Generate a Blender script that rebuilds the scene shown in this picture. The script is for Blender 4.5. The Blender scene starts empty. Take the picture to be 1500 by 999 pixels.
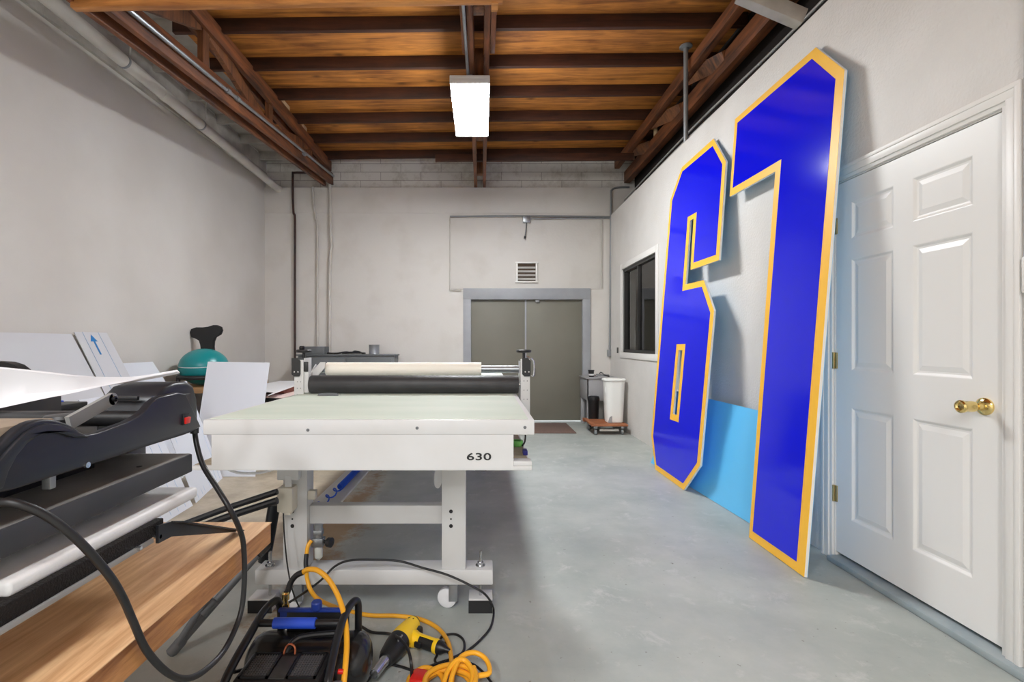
import bpy, bmesh, math, random
from mathutils import Vector, Matrix, Euler
from mathutils.geometry import tessellate_polygon
random.seed(7)
S = bpy.context.scene
COL = S.collection
PI = math.pi
F, CX, CY, H = 710.0, 705.0, 503.0, 1.2        # focal length (px), principal point, eye height


def at(px, py, Y):
    return Vector(((px - CX) * Y / F, Y, H - (py - CY) * Y / F))


def at_x(px, py, X):
    return at(px, py, F * X / (px - CX))


def at_z(px, py, Z):
    return at(px, py, F * (H - Z) / (py - CY))


# ------------------------------------------------------------------ materials
def lin(c):
    c = c / 255.0
    return c / 12.92 if c <= 0.04045 else ((c + 0.055) / 1.055) ** 2.4


def rgb(r, g, b):
    return (lin(r), lin(g), lin(b), 1.0)


def mat(name, col, rough=0.5, metal=0.0, var=0.0, scale=8.0, stretch=(1, 1, 1), bump=0.0, bscale=40.0,
        col2=None, spec=0.5, coat=0.0, lo=0.35, hi=0.7, detail=6.0):
    m = bpy.data.materials.new(name)
    m.use_nodes = True
    nt = m.node_tree
    N, L = nt.nodes, nt.links
    b = N['Principled BSDF']
    b.inputs['Base Color'].default_value = col
    b.inputs['Roughness'].default_value = rough
    b.inputs['Metallic'].default_value = metal
    b.inputs['Specular IOR Level'].default_value = spec
    b.inputs['Coat Weight'].default_value = coat
    tc = N.new('ShaderNodeTexCoord')
    if var > 0 or col2:
        mp = N.new('ShaderNodeMapping')
        mp.inputs['Scale'].default_value = stretch
        L.new(tc.outputs['Object'], mp.inputs['Vector'])
        n = N.new('ShaderNodeTexNoise')
        n.inputs['Scale'].default_value = scale
        n.inputs['Detail'].default_value = detail
        L.new(mp.outputs['Vector'], n.inputs['Vector'])
        r = N.new('ShaderNodeValToRGB')
        c2 = col2 if col2 else tuple(max(0, x * (1 - var)) for x in col[:3]) + (1,)
        r.color_ramp.elements[0].position = lo
        r.color_ramp.elements[1].position = hi
        r.color_ramp.elements[0].color = c2
        r.color_ramp.elements[1].color = col
        L.new(n.outputs['Fac'], r.inputs['Fac'])
        L.new(r.outputs['Color'], b.inputs['Base Color'])
    if bump > 0:
        n2 = N.new('ShaderNodeTexNoise')
        n2.inputs['Scale'].default_value = bscale
        n2.inputs['Detail'].default_value = 4
        L.new(tc.outputs['Object'], n2.inputs['Vector'])
        bp = N.new('ShaderNodeBump')
        bp.inputs['Strength'].default_value = bump
        bp.inputs['Distance'].default_value = 0.01
        L.new(n2.outputs['Fac'], bp.inputs['Height'])
        L.new(bp.outputs['Normal'], b.inputs['Normal'])
    return m


def emit(name, col, strength):
    m = bpy.data.materials.new(name)
    m.use_nodes = True
    nt = m.node_tree
    nt.nodes.clear()
    e = nt.nodes.new('ShaderNodeEmission')
    e.inputs['Color'].default_value = col
    e.inputs['Strength'].default_value = strength
    o = nt.nodes.new('ShaderNodeOutputMaterial')
    nt.links.new(e.outputs[0], o.inputs[0])
    return m


def wood(name, c_dark, c_light, axis='x', rough=0.6, knots=0.0, scale=6.0, fine=1.0, bump=0.15):
    """long-grained wood; axis = the grain direction in object space"""
    m = bpy.data.materials.new(name)
    m.use_nodes = True
    nt = m.node_tree
    N, L = nt.nodes, nt.links
    b = N['Principled BSDF']
    b.inputs['Roughness'].default_value = rough
    tc = N.new('ShaderNodeTexCoord')
    mp = N.new('ShaderNodeMapping')
    st = {'x': (0.09, 1, 1), 'y': (1, 0.09, 1), 'z': (1, 1, 0.09)}[axis]
    mp.inputs['Scale'].default_value = st
    L.new(tc.outputs['Object'], mp.inputs['Vector'])
    n = N.new('ShaderNodeTexNoise')
    n.inputs['Scale'].default_value = scale * 4 * fine
    n.inputs['Detail'].default_value = 8
    n.inputs['Roughness'].default_value = 0.65
    n.inputs['Distortion'].default_value = 0.6
    L.new(mp.outputs['Vector'], n.inputs['Vector'])
    n2 = N.new('ShaderNodeTexNoise')
    n2.inputs['Scale'].default_value = scale * 0.5
    n2.inputs['Detail'].default_value = 3
    L.new(tc.outputs['Object'], n2.inputs['Vector'])
    mx = N.new('ShaderNodeMath')
    mx.operation = 'MULTIPLY_ADD'
    L.new(n2.outputs['Fac'], mx.inputs[0])
    mx.inputs[1].default_value = 0.45
    L.new(n.outputs['Fac'], mx.inputs[2])
    r = N.new('ShaderNodeValToRGB')
    r.color_ramp.elements[0].position = 0.52
    r.color_ramp.elements[1].position = 0.92
    r.color_ramp.elements[0].color = c_dark
    r.color_ramp.elements[1].color = c_light
    L.new(mx.outputs[0], r.inputs['Fac'])
    src = r.outputs['Color']
    if knots > 0:
        mp2 = N.new('ShaderNodeMapping')
        mp2.inputs['Scale'].default_value = {'x': (0.5, 1, 1), 'y': (1, 0.5, 1), 'z': (1, 1, 0.5)}[axis]
        L.new(tc.outputs['Object'], mp2.inputs['Vector'])
        v = N.new('ShaderNodeTexVoronoi')
        v.inputs['Scale'].default_value = 4.5
        L.new(mp2.outputs['Vector'], v.inputs['Vector'])
        r2 = N.new('ShaderNodeValToRGB')
        r2.color_ramp.elements[0].position = 0.03
        r2.color_ramp.elements[1].position = 0.16
        r2.color_ramp.elements[0].color = tuple(x * 0.35 for x in c_dark[:3]) + (1,)
        r2.color_ramp.elements[1].color = (1, 1, 1, 1)
        L.new(v.outputs['Distance'], r2.inputs['Fac'])
        mm = N.new('ShaderNodeMix')
        mm.data_type = 'RGBA'
        mm.blend_type = 'MULTIPLY'
        mm.inputs['Factor'].default_value = knots
        L.new(src, mm.inputs['A'])
        L.new(r2.outputs['Color'], mm.inputs['B'])
        src = mm.outputs['Result']
    L.new(src, b.inputs['Base Color'])
    if bump:
        bp = N.new('ShaderNodeBump')
        bp.inputs['Strength'].default_value = bump
        bp.inputs['Distance'].default_value = 0.004
        L.new(n.outputs['Fac'], bp.inputs['Height'])
        L.new(bp.outputs['Normal'], b.inputs['Normal'])
    return m


def floor_material():
    m = bpy.data.materials.new('painted_concrete')
    m.use_nodes = True
    nt = m.node_tree
    N, L = nt.nodes, nt.links
    b = N['Principled BSDF']
    tc = N.new('ShaderNodeTexCoord')

    def noise(scale, det=6, rough=0.6, dist=0.0):
        n = N.new('ShaderNodeTexNoise')
        n.inputs['Scale'].default_value = scale
        n.inputs['Detail'].default_value = det
        n.inputs['Roughness'].default_value = rough
        n.inputs['Distortion'].default_value = dist
        L.new(tc.outputs['Object'], n.inputs['Vector'])
        return n.outputs['Fac']

    def ramp(src, p0, p1, c0, c1):
        r = N.new('ShaderNodeValToRGB')
        r.color_ramp.elements[0].position = p0
        r.color_ramp.elements[1].position = p1
        r.color_ramp.elements[0].color = c0
        r.color_ramp.elements[1].color = c1
        L.new(src, r.inputs['Fac'])
        return r.outputs['Color']

    def mix(fac, a, c):
        mm = N.new('ShaderNodeMix')
        mm.data_type = 'RGBA'
        if isinstance(fac, float):
            mm.inputs['Factor'].default_value = fac
        else:
            L.new(fac, mm.inputs['Factor'])
        for s, i in ((a, 'A'), (c, 'B')):
            if isinstance(s, tuple):
                mm.inputs[i].default_value = s
            else:
                L.new(s, mm.inputs[i])
        return mm.outputs['Result']

    W = (1, 1, 1, 1)
    K = (0, 0, 0, 1)
    base = ramp(noise(1.3, 8, 0.65), 0.34, 0.66, rgb(153, 160, 156), rgb(181, 185, 179))
    worn = ramp(noise(5.5, 10, 0.72, 0.4), 0.56, 0.70, K, W)
    base = mix(worn, base, rgb(190, 192, 188))
    speck = ramp(noise(38, 3, 0.5), 0.70, 0.76, K, W)
    base = mix(speck, base, rgb(128, 125, 118))
    rust = ramp(noise(3.1, 9, 0.7, 0.8), 0.69, 0.76, K, W)
    base = mix(rust, base, rgb(158, 140, 116))
    tan = ramp(noise(3.0, 9, 0.7), 0.3, 0.7, rgb(140, 129, 112), rgb(190, 178, 158))
    sep = N.new('ShaderNodeSeparateXYZ')
    L.new(tc.outputs['Object'], sep.inputs[0])

    def math_(op, a, c=None):
        q = N.new('ShaderNodeMath')
        q.operation = op
        for i, s in enumerate((a, c)):
            if s is None:
                continue
            if isinstance(s, (int, float)):
                q.inputs[i].default_value = s
            else:
                L.new(s, q.inputs[i])
        return q.outputs[0]
    # unpainted strip along the left side of the room
    e = math_('ADD', math_('MULTIPLY', noise(2.2, 8, 0.7), 0.9), math_('MULTIPLY', sep.outputs['X'], 1.0))
    e = math_('ADD', e, math_('MULTIPLY', math_('MAXIMUM', math_('SUBTRACT', 2.75, sep.outputs['Y']), 0.0), 1.6))
    msk = ramp(math_('ADD', e, 1.0), 0.32, 0.50, W, K)
    colr = mix(msk, base, tan)
    # brown spill under the machine
    d = math_('ADD', math_('ABSOLUTE', math_('ADD', sep.outputs['X'], math_('ADD', 0.78, math_('MULTIPLY', noise(4, 6), 0.3)))),
              math_('MULTIPLY', math_('ABSOLUTE', math_('SUBTRACT', sep.outputs['Y'], 3.2)), 0.12))
    sp = ramp(math_('ADD', d, math_('MULTIPLY', noise(9, 8, 0.75), 0.5)), 0.34, 0.46, W, K)
    colr = mix(sp, colr, rgb(146, 122, 92))
    L.new(colr, b.inputs['Base Color'])
    rr = ramp(noise(4, 6), 0.3, 0.7, (0.38, 0.38, 0.38, 1), (0.6, 0.6, 0.6, 1))
    L.new(rr, b.inputs['Roughness'])
    bp = N.new('ShaderNodeBump')
    bp.inputs['Strength'].default_value = 0.12
    bp.inputs['Distance'].default_value = 0.004
    L.new(noise(24, 6), bp.inputs['Height'])
    L.new(bp.outputs['Normal'], b.inputs['Normal'])
    return m


def block_material():
    m = bpy.data.materials.new('painted_block')
    m.use_nodes = True
    nt = m.node_tree
    N, L = nt.nodes, nt.links
    b = N['Principled BSDF']
    tc = N.new('ShaderNodeTexCoord')
    mp = N.new('ShaderNodeMapping')
    mp.inputs['Rotation'].default_value = (PI / 2, 0, 0)
    L.new(tc.outputs['Object'], mp.inputs['Vector'])
    br = N.new('ShaderNodeTexBrick')
    br.inputs['Scale'].default_value = 1.0
    br.inputs['Brick Width'].default_value = 0.62
    br.inputs['Row Height'].default_value = 0.13
    br.inputs['Mortar Size'].default_value = 0.004
    br.inputs['Color1'].default_value = rgb(212, 209, 203)
    br.inputs['Color2'].default_value = rgb(204, 201, 195)
    br.inputs['Mortar'].default_value = rgb(150, 146, 140)
    L.new(mp.outputs[0], br.inputs['Vector'])
    n = N.new('ShaderNodeTexNoise')
    n.inputs['Scale'].default_value = 5
    n.inputs['Detail'].default_value = 9
    n.inputs['Roughness'].default_value = 0.75
    L.new(tc.outputs['Object'], n.inputs['Vector'])
    r = N.new('ShaderNodeValToRGB')
    r.color_ramp.elements[0].position = 0.36
    r.color_ramp.elements[1].position = 0.52
    r.color_ramp.elements[0].color = (0.74, 0.72, 0.69, 1)
    r.color_ramp.elements[1].color = (1, 1, 1, 1)
    L.new(n.outputs['Fac'], r.inputs['Fac'])
    mm = N.new('ShaderNodeMix')
    mm.data_type = 'RGBA'
    mm.blend_type = 'MULTIPLY'
    mm.inputs['Factor'].default_value = 1
    L.new(br.outputs['Color'], mm.inputs['A'])
    L.new(r.outputs['Color'], mm.inputs['B'])
    L.new(mm.outputs['Result'], b.inputs['Base Color'])
    b.inputs['Roughness'].default_value = 0.8
    return m


def glass_material():
    m = bpy.data.materials.new('window_glass')
    m.use_nodes = True
    nt = m.node_tree
    N, L = nt.nodes, nt.links
    N.clear()
    o = N.new('ShaderNodeOutputMaterial')
    mx = N.new('ShaderNodeMixShader')
    fr = N.new('ShaderNodeFresnel')
    fr.inputs['IOR'].default_value = 1.6
    t = N.new('ShaderNodeBsdfTransparent')
    t.inputs['Color'].default_value = (0.93, 0.94, 0.93, 1)
    g = N.new('ShaderNodeBsdfGlossy')
    g.inputs['Roughness'].default_value = 0.02
    L.new(fr.outputs[0], mx.inputs[0])
    L.new(t.outputs[0], mx.inputs[1])
    L.new(g.outputs[0], mx.inputs[2])
    L.new(mx.outputs[0], o.inputs[0])
    return m


M = dict(
    wall=mat('wall_paint', rgb(214, 210, 204), 0.62, col2=rgb(204, 199, 192), scale=1.2, bump=0.10, bscale=70),
    wall_right=mat('wall_paint_textured', rgb(222, 219, 215), 0.5, col2=rgb(214, 211, 206), scale=3, bump=0.4, bscale=60),
    wall_back=mat('wall_paint_scuffed', rgb(213, 209, 203), 0.65, col2=rgb(206, 201, 194), scale=2.2, bump=0.14,
                  bscale=30, lo=0.30, hi=0.5, detail=10),
    block=block_material(),
    floor=floor_material(),
    deck=wood('plywood_deck', rgb(112, 62, 25), rgb(218, 142, 62), 'x', 0.6, knots=0.7, scale=4),
    joist=wood('joist_wood', rgb(40, 21, 12), rgb(82, 44, 24), 'x', 0.65, scale=5),
    beam_x=wood('brace_wood', rgb(150, 92, 46), rgb(222, 152, 82), 'x', 0.6, scale=5, knots=0.4),
    truss=wood('truss_wood', rgb(46, 27, 16), rgb(138, 80, 42), 'y', 0.6, scale=5),
    truss_z=wood('truss_web_wood', rgb(56, 32, 18), rgb(136, 84, 46), 'z', 0.6, scale=5),
    pale_wood=wood('pale_block_wood', rgb(168, 140, 105), rgb(210, 184, 146), 'z', 0.6),
    whitewash=mat('white_painted_wood', rgb(192, 188, 180), 0.7, col2=rgb(160, 154, 146), scale=5),
    pipe_white=mat('painted_pipe', rgb(205, 201, 194), 0.45, col2=rgb(190, 185, 177), scale=4),
    galv=mat('galvanized_steel', rgb(168, 172, 176), 0.38, 0.85, var=0.15, scale=20),
    galv_dull=mat('dull_zinc', rgb(150, 153, 155), 0.5, 0.6),
    dark_pipe=mat('brown_pipe', rgb(76, 44, 38), 0.5, col2=rgb(40, 30, 30), scale=6),
    black=mat('black_plastic', rgb(26, 26, 28), 0.42),
    rubber=mat('black_rubber', rgb(24, 24, 26), 0.5),
    overhead=mat('grey_cable', rgb(168, 168, 166), 0.4),
    cable=mat('black_cable', rgb(22, 22, 24), 0.45),
    steel=mat('bright_steel', rgb(200, 202, 204), 0.25, 0.95),
    white_metal=mat('white_powder_coat', rgb(207, 208, 209), 0.45, col2=rgb(201, 201, 200), scale=4),
    beige=mat('beige_plastic', rgb(214, 208, 194), 0.5),
    tray=mat('dusty_tray', rgb(176, 164, 142), 0.7, col2=rgb(160, 148, 126), scale=20),
    mat_green=mat('cutting_mat', rgb(206, 214, 203), 0.62, col2=rgb(197, 208, 196), scale=2.5, spec=0.2, stretch=(1, 3, 1)),
    roller=mat('roller_rubber', rgb(46, 46, 48), 0.5, col2=rgb(56, 56, 58), scale=12),
    paper=mat('cream_paper', rgb(246, 242, 230), 0.6),
    white_board=mat('white_foam_board', rgb(226, 227, 230), 0.45),
    white_board_b=mat('white_plastic_board', rgb(218, 222, 230), 0.4),
    grey_board=mat('grey_white_board', rgb(204, 205, 209), 0.45),
    blue_ink=mat('blue_ink', rgb(30, 120, 185), 0.5),
    press_black=mat('moulded_charcoal', rgb(27, 30, 37), 0.36, col2=rgb(33, 36, 42), scale=5),
    press_inner=mat('worn_charcoal', rgb(58, 57, 55), 0.5, col2=rgb(44, 43, 43), scale=9),
    platen=mat('dark_platen', rgb(62, 63, 66), 0.5, col2=rgb(52, 53, 57), scale=8),
    platen_top=mat('dusty_brightened_platen_top', rgb(176, 173, 168), 0.5, col2=rgb(138, 136, 133), scale=6),  # dusty grey, brightened to stand in for light missing under the head
    pad=mat('white_pad', rgb(244, 244, 244), 0.42, col2=rgb(232, 232, 232), scale=9, bump=0.2, bscale=25),
    base_tex=mat('textured_brown_black', rgb(28, 23, 21), 0.6, spec=0.2, bump=0.6, bscale=260),
    silver=mat('silver_paint', rgb(160, 160, 158), 0.45, 0.3),
    red=mat('red_switch', rgb(214, 36, 30), 0.3),
    dust_wood=wood('dusty_board', rgb(128, 112, 96), rgb(176, 160, 140), 'y', 0.7),
    laminate=wood('bench_top_laminate', rgb(198, 144, 96), rgb(248, 208, 158), 'y', 0.42, scale=8, fine=1.3, bump=0.03),
    laminate_edge=wood('bench_edge_laminate', rgb(140, 86, 46), rgb(206, 148, 92), 'y', 0.45, scale=9, fine=1.8, bump=0.05),
    tube_grey=mat('charcoal_tube', rgb(98, 101, 105), 0.42),
    tube_black=mat('black_tube', rgb(24, 26, 30), 0.35),
    olive=mat('olive_door_paint', rgb(122, 119, 107), 0.55, col2=rgb(117, 114, 102), scale=2),
    frame_grey=mat('grey_frame_paint', rgb(162, 164, 168), 0.5, col2=rgb(152, 154, 158), scale=4),
    door_white=mat('door_white', rgb(232, 231, 228), 0.36),
    trim_white=mat('trim_white', rgb(232, 230, 226), 0.4),
    curb=mat('curb_paint', rgb(140, 153, 158), 0.6, col2=rgb(158, 168, 170), scale=9),
    brass=mat('polished_brass', rgb(236, 210, 140), 0.16, 1.0),
    brass_dull=mat('dull_brass', rgb(184, 164, 116), 0.32, 0.9),
    win_frame=mat('dark_bronze_frame', rgb(34, 33, 33), 0.4),
    glass=glass_material(),
    sign_blue=mat('royal_blue_vinyl', rgb(10, 20, 226), 0.11, spec=0.45),
    sign_yellow=mat('golden_yellow_vinyl', rgb(255, 196, 62), 0.42),
    sign_edge=mat('white_sign_core', rgb(234, 232, 226), 0.5),
    sky_blue=mat('sky_blue_film', rgb(104, 200, 252), 0.35),
    tool_yellow=mat('tool_yellow', rgb(252, 208, 32), 0.38),
    hose=mat('yellow_hose', rgb(240, 172, 40), 0.42),
    comp_blue=mat('compressor_blue', rgb(42, 84, 214), 0.4),
    comp_blue_dark=mat('compressor_blue_metal', rgb(38, 66, 160), 0.4),
    tank=mat('tank_black', rgb(28, 29, 32), 0.22),
    grille=mat('grille_grey', rgb(88, 88, 90), 0.5),
    copper=mat('copper_tube', rgb(196, 116, 84), 0.3, 0.9),
    white_mark=mat('white_print', rgb(225, 225, 225), 0.5),
    teal=mat('teal_vinyl', rgb(20, 132, 136), 0.32),
    bench_wood=wood('bench_plank', rgb(134, 96, 58), rgb(180, 138, 92), 'x', 0.6),
    dolly_wood=wood('dolly_wood', rgb(128, 74, 46), rgb(176, 112, 74), 'x', 0.6),
    steel_cab=mat('grey_cabinet_paint', rgb(106, 110, 112), 0.5, col2=rgb(98, 102, 104), scale=4),
    can=mat('tin_can', rgb(150, 153, 156), 0.4, 0.5),
    pink=mat('pale_pink_board', rgb(228, 204, 198), 0.5),
    sink_grey=mat('sink_grey', rgb(158, 158, 160), 0.5),
    bin_white=mat('bin_white', rgb(236, 236, 232), 0.4),
    doormat=mat('brown_doormat', rgb(120, 98, 88), 0.95, col2=rgb(104, 84, 76), scale=60, bump=0.5, bscale=200),
    dark=mat('dark_void_tone', rgb(30, 22, 18), 0.9),  # near-black; on the panel above the partition it stands in for shade
    office=mat('office_wall', rgb(168, 162, 150), 0.7),
    tape_green=mat('green_tape', rgb(116, 196, 96), 0.5),
    blue_plastic=mat('blue_plastic', rgb(24, 84, 200), 0.35),
    blue_dark=mat('dark_blue_box', rgb(30, 30, 120), 0.5),
    clear=mat('clear_bowl', rgb(196, 198, 192), 0.1),
    concrete=mat('outside_concrete', rgb(200, 198, 192), 0.8),
    asphalt_white=mat('lamp_housing', rgb(214, 212, 208), 0.45),
    diffuser=emit('lamp_diffuser', (0.945, 0.975, 1.0, 1), 98.0),
)


# ------------------------------------------------------------------ mesh builder
class MB:
    def __init__(self):
        self.bm = bmesh.new()
        self.mi = 0

    def _mark(self, faces):
        for f in faces:
            f.material_index = self.mi

    def box(self, x0, x1, y0, y1, z0, z1, bev=0.0, mx=None, seg=2):
        v = [self.bm.verts.new(p) for p in ((x0, y0, z0), (x1, y0, z0), (x1, y1, z0), (x0, y1, z0),
                                            (x0, y0, z1), (x1, y0, z1), (x1, y1, z1), (x0, y1, z1))]
        fs = [self.bm.faces.new([v[i] for i in q]) for q in
              ((3, 2, 1, 0), (4, 5, 6, 7), (0, 1, 5, 4), (1, 2, 6, 5), (2, 3, 7, 6), (3, 0, 4, 7))]
        self._mark(fs)
        if mx is not None:
            bmesh.ops.transform(self.bm, matrix=mx, verts=v)
        if bev > 0:
            es = list({e for f in fs for e in f.edges})
            r = bmesh.ops.bevel(self.bm, geom=es, offset=bev, segments=seg, affect='EDGES', profile=0.5)
            self._mark(r['faces'])
        return self

    def obox(self, c, size, rot=(0, 0, 0), bev=0.0):
        mx = Matrix.Translation(Vector(c)) @ Euler(rot).to_matrix().to_4x4()
        a, b, d = (s / 2 for s in size)
        return self.box(-a, a, -b, b, -d, d, bev, mx)

    def bar(self, p0, p1, w, h, up=(0, 0, 1), bev=0.0):
        """rectangular bar from p0 to p1; w across, h along 'up'"""
        p0, p1 = Vector(p0), Vector(p1)
        d = (p1 - p0)
        L = d.length
        d.normalize()
        u = Vector(up)
        s = d.cross(u)
        if s.length < 1e-4:
            s = d.cross(Vector((1, 0, 0)))
        s.normalize()
        u = s.cross(d)
        mx = Matrix((d, s, u)).transposed().to_4x4()
        mx.translation = (p0 + p1) / 2
        return self.box(-L / 2, L / 2, -w / 2, w / 2, -h / 2, h / 2, bev, mx)

    def cyl(self, p0, p1, r0, r1=None, seg=20, caps=True):
        r1 = r0 if r1 is None else r1
        return self.lathe([(r0, 0.0), (r1, (Vector(p1) - Vector(p0)).length)], p0, Vector(p1) - Vector(p0), seg, caps)

    def lathe(self, prof, origin, axis, seg=24, caps=True):
        """prof = [(radius, distance along axis)]"""
        o, a = Vector(origin), Vector(axis).normalized()
        t = Vector((1, 0, 0)) if abs(a.x) < 0.9 else Vector((0, 1, 0))
        u = a.cross(t).normalized()
        w = a.cross(u)
        rings = []
        for r, d in prof:
            c = o + a * d
            rings.append([self.bm.verts.new(c + (u * math.cos(2 * PI * i / seg) + w * math.sin(2 * PI * i / seg)) * max(r, 1e-5))
                          for i in range(seg)])
        fs = []
        for A, B in zip(rings, rings[1:]):
            for i in range(seg):
                j = (i + 1) % seg
                fs.append(self.bm.faces.new((A[i], A[j], B[j], B[i])))
        if caps:
            fs.append(self.bm.faces.new(rings[0][::-1]))
            fs.append(self.bm.faces.new(rings[-1]))
        self._mark(fs)
        return self

    def tube(self, pts, r, seg=10, sub=6, closed=False, caps=True):
        P = [Vector(p) for p in pts]
        if sub > 1 and len(P) > 2:
            Q = []
            n = len(P)
            rng = n if closed else n - 1
            for i in range(rng):
                p1, p2 = P[i], P[(i + 1) % n]
                p0 = P[i - 1] if (i > 0 or closed) else p1 * 2 - p2
                p3 = P[(i + 2) % n] if (i + 2 < n or closed) else p2 * 2 - p1
                for k in range(sub):
                    t = k / sub
                    Q.append(0.5 * ((2 * p1) + (p2 - p0) * t + (2 * p0 - 5 * p1 + 4 * p2 - p3) * t * t +
                                    (3 * p1 - p0 - 3 * p2 + p3) * t ** 3))
            if not closed:
                Q.append(P[-1])
            P = Q
        n = len(P)
        tang = []
        for i in range(n):
            a = P[(i - 1) % n] if (i > 0 or closed) else P[i]
            b = P[(i + 1) % n] if (i < n - 1 or closed) else P[i]
            d = b - a
            tang.append(d.normalized() if d.length > 1e-9 else Vector((0, 0, 1)))
        t0 = tang[0]
        u = t0.cross(Vector((0, 0, 1)))
        if u.length < 1e-3:
            u = t0.cross(Vector((1, 0, 0)))
        u.normalize()
        rings = []
        for i in range(n):
            t = tang[i]
            u = (u - t * u.dot(t))
            if u.length < 1e-6:
                u = t.cross(Vector((1, 0, 0)))
            u.normalize()
            w = t.cross(u)
            rings.append([self.bm.verts.new(P[i] + (u * math.cos(2 * PI * k / seg) + w * math.sin(2 * PI * k / seg)) * r)
                          for k in range(seg)])
        fs = []
        m = n if closed else n - 1
        for i in range(m):
            A, B = rings[i], rings[(i + 1) % n]
            for k in range(seg):
                j = (k + 1) % seg
                fs.append(self.bm.faces.new((A[k], B[k], B[j], A[j])))
        if caps and not closed:
            fs.append(self.bm.faces.new(rings[0]))
            fs.append(self.bm.faces.new(rings[-1][::-1]))
        self._mark(fs)
        return self

    def prism(self, outer, fn, d0, d1, holes=()):
        """outer / holes = 2-D loops; fn(u, v, d) -> 3-D point; extruded from d0 to d1"""
        loops = [list(outer)] + [list(h) for h in holes]
        flat = [p for l in loops for p in l]
        tris = tessellate_polygon([[Vector((p[0], p[1], 0)) for p in l] for l in loops])
        A = [self.bm.verts.new(fn(u, v, d0)) for u, v in flat]
        B = [self.bm.verts.new(fn(u, v, d1)) for u, v in flat]
        fs = []
        for t in tris:
            try:
                fs.append(self.bm.faces.new([A[i] for i in t]))
                fs.append(self.bm.faces.new([B[i] for i in t][::-1]))
            except ValueError:
                pass
        k = 0
        for l in loops:
            n = len(l)
            for i in range(n):
                j = (i + 1) % n
                fs.append(self.bm.faces.new((A[k + i], A[k + j], B[k + j], B[k + i])))
            k += n
        self._mark(fs)
        bmesh.ops.recalc_face_normals(self.bm, faces=fs)
        return self

    def slab(self, grid, thick, nrm):
        """grid of points (rows of equal length) thickened along nrm"""
        nrm = Vector(nrm) * thick
        R, C = len(grid), len(grid[0])
        a = [[self.bm.verts.new(Vector(p)) for p in row] for row in grid]
        b = [[self.bm.verts.new(Vector(p) + nrm) for p in row] for row in grid]
        fs = []
        for i in range(R - 1):
            for j in range(C - 1):
                fs.append(self.bm.faces.new((a[i][j], a[i][j + 1], a[i + 1][j + 1], a[i + 1][j])))
                fs.append(self.bm.faces.new((b[i][j], b[i + 1][j], b[i + 1][j + 1], b[i][j + 1])))
        for j in range(C - 1):
            fs.append(self.bm.faces.new((a[0][j], b[0][j], b[0][j + 1], a[0][j + 1])))
            fs.append(self.bm.faces.new((a[-1][j], a[-1][j + 1], b[-1][j + 1], b[-1][j])))
        for i in range(R - 1):
            fs.append(self.bm.faces.new((a[i][0], a[i + 1][0], b[i + 1][0], b[i][0])))
            fs.append(self.bm.faces.new((a[i][-1], b[i][-1], b[i + 1][-1], a[i + 1][-1])))
        self._mark(fs)
        bmesh.ops.recalc_face_normals(self.bm, faces=fs)
        return self

    def build(self, name, m, parent=None, smooth=True, label=None, origin=None):
        bm = self.bm
        bmesh.ops.recalc_face_normals(bm, faces=bm.faces)
        xs = [v.co for v in bm.verts]
        if parent is not None:
            root = parent
            while root.parent is not None:
                root = root.parent
            o0 = root.location.copy()
        elif origin is not None:
            o0 = Vector(origin)
        else:
            o0 = Vector(((min(c.x for c in xs) + max(c.x for c in xs)) / 2,
                         (min(c.y for c in xs) + max(c.y for c in xs)) / 2, min(c.z for c in xs)))
        bmesh.ops.translate(bm, vec=-o0, verts=bm.verts)
        me = bpy.data.meshes.new(name)
        bm.to_mesh(me)
        bm.free()
        for q in (m if isinstance(m, (list, tuple)) else [m]):
            me.materials.append(M[q] if isinstance(q, str) else q)
        if smooth:
            for p in me.polygons:
                p.use_smooth = True
            me.set_sharp_from_angle(angle=math.radians(32))
        o = bpy.data.objects.new(name, me)
        COL.objects.link(o)
        if parent is not None:
            o.parent = parent
        else:
            o.location = o0
        if label:
            o['label'] = label
        return o


def thing(name, label, cat, loc, group=None):
    o = bpy.data.objects.new(name, None)
    o.empty_display_size = 0.1
    COL.objects.link(o)
    o.location = loc
    o['label'] = label
    o['category'] = cat
    if group:
        o['group'] = group
    return o


def tag(o, label, cat, group=None):
    o['label'] = label
    o['category'] = cat
    if group:
        o['group'] = group
    return o


def struct(name, mb, m, parent=None, **k):
    o = mb.build(name, m, parent, **k)
    if parent is None:
        o['kind'] = 'structure'
    return o


def dup(root, loc, label=None, group=None):
    r = root.copy()
    COL.objects.link(r)
    r.location = loc
    if label:
        r['label'] = label
    if group:
        r['group'] = group
    for ch in list(root.children):
        c = ch.copy()
        COL.objects.link(c)
        c.parent = r
        for g in ch.children:
            d = g.copy()
            COL.objects.link(d)
            d.parent = c
    return r


XL, XR, YB, YF = -3.31, 1.97, 7.41, -4.6       # left wall, partition, back wall, wall behind the camera
TILT = 0.0115                                   # the roof rises slightly to the right


# ------------------------------------------------------------------ the room shell
struct('floor', MB().box(XL - 0.2, 4.6, YF - 0.2, YB + 0.05, -0.1, 0.0), 'floor', origin=(0, 0, 0))
struct('trim_9', MB().box(-1.5, 3.0, YB + 0.06, 10.5, -0.12, -0.02), 'concrete')

mb = MB()
mb.box(XL - 0.2, XL, YF, YB + 0.2, 0, 4.3)
struct('wall_left', mb, 'wall')
# ledge where the wall steps in above the pipe
struct('trim_1', MB().box(XL, XL + 0.035, YF, YB, 3.66, 3.80, 0.004).box(XL, XL + 0.02, YF, YB, 3.80, 4.02), 'whitewash')

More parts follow.
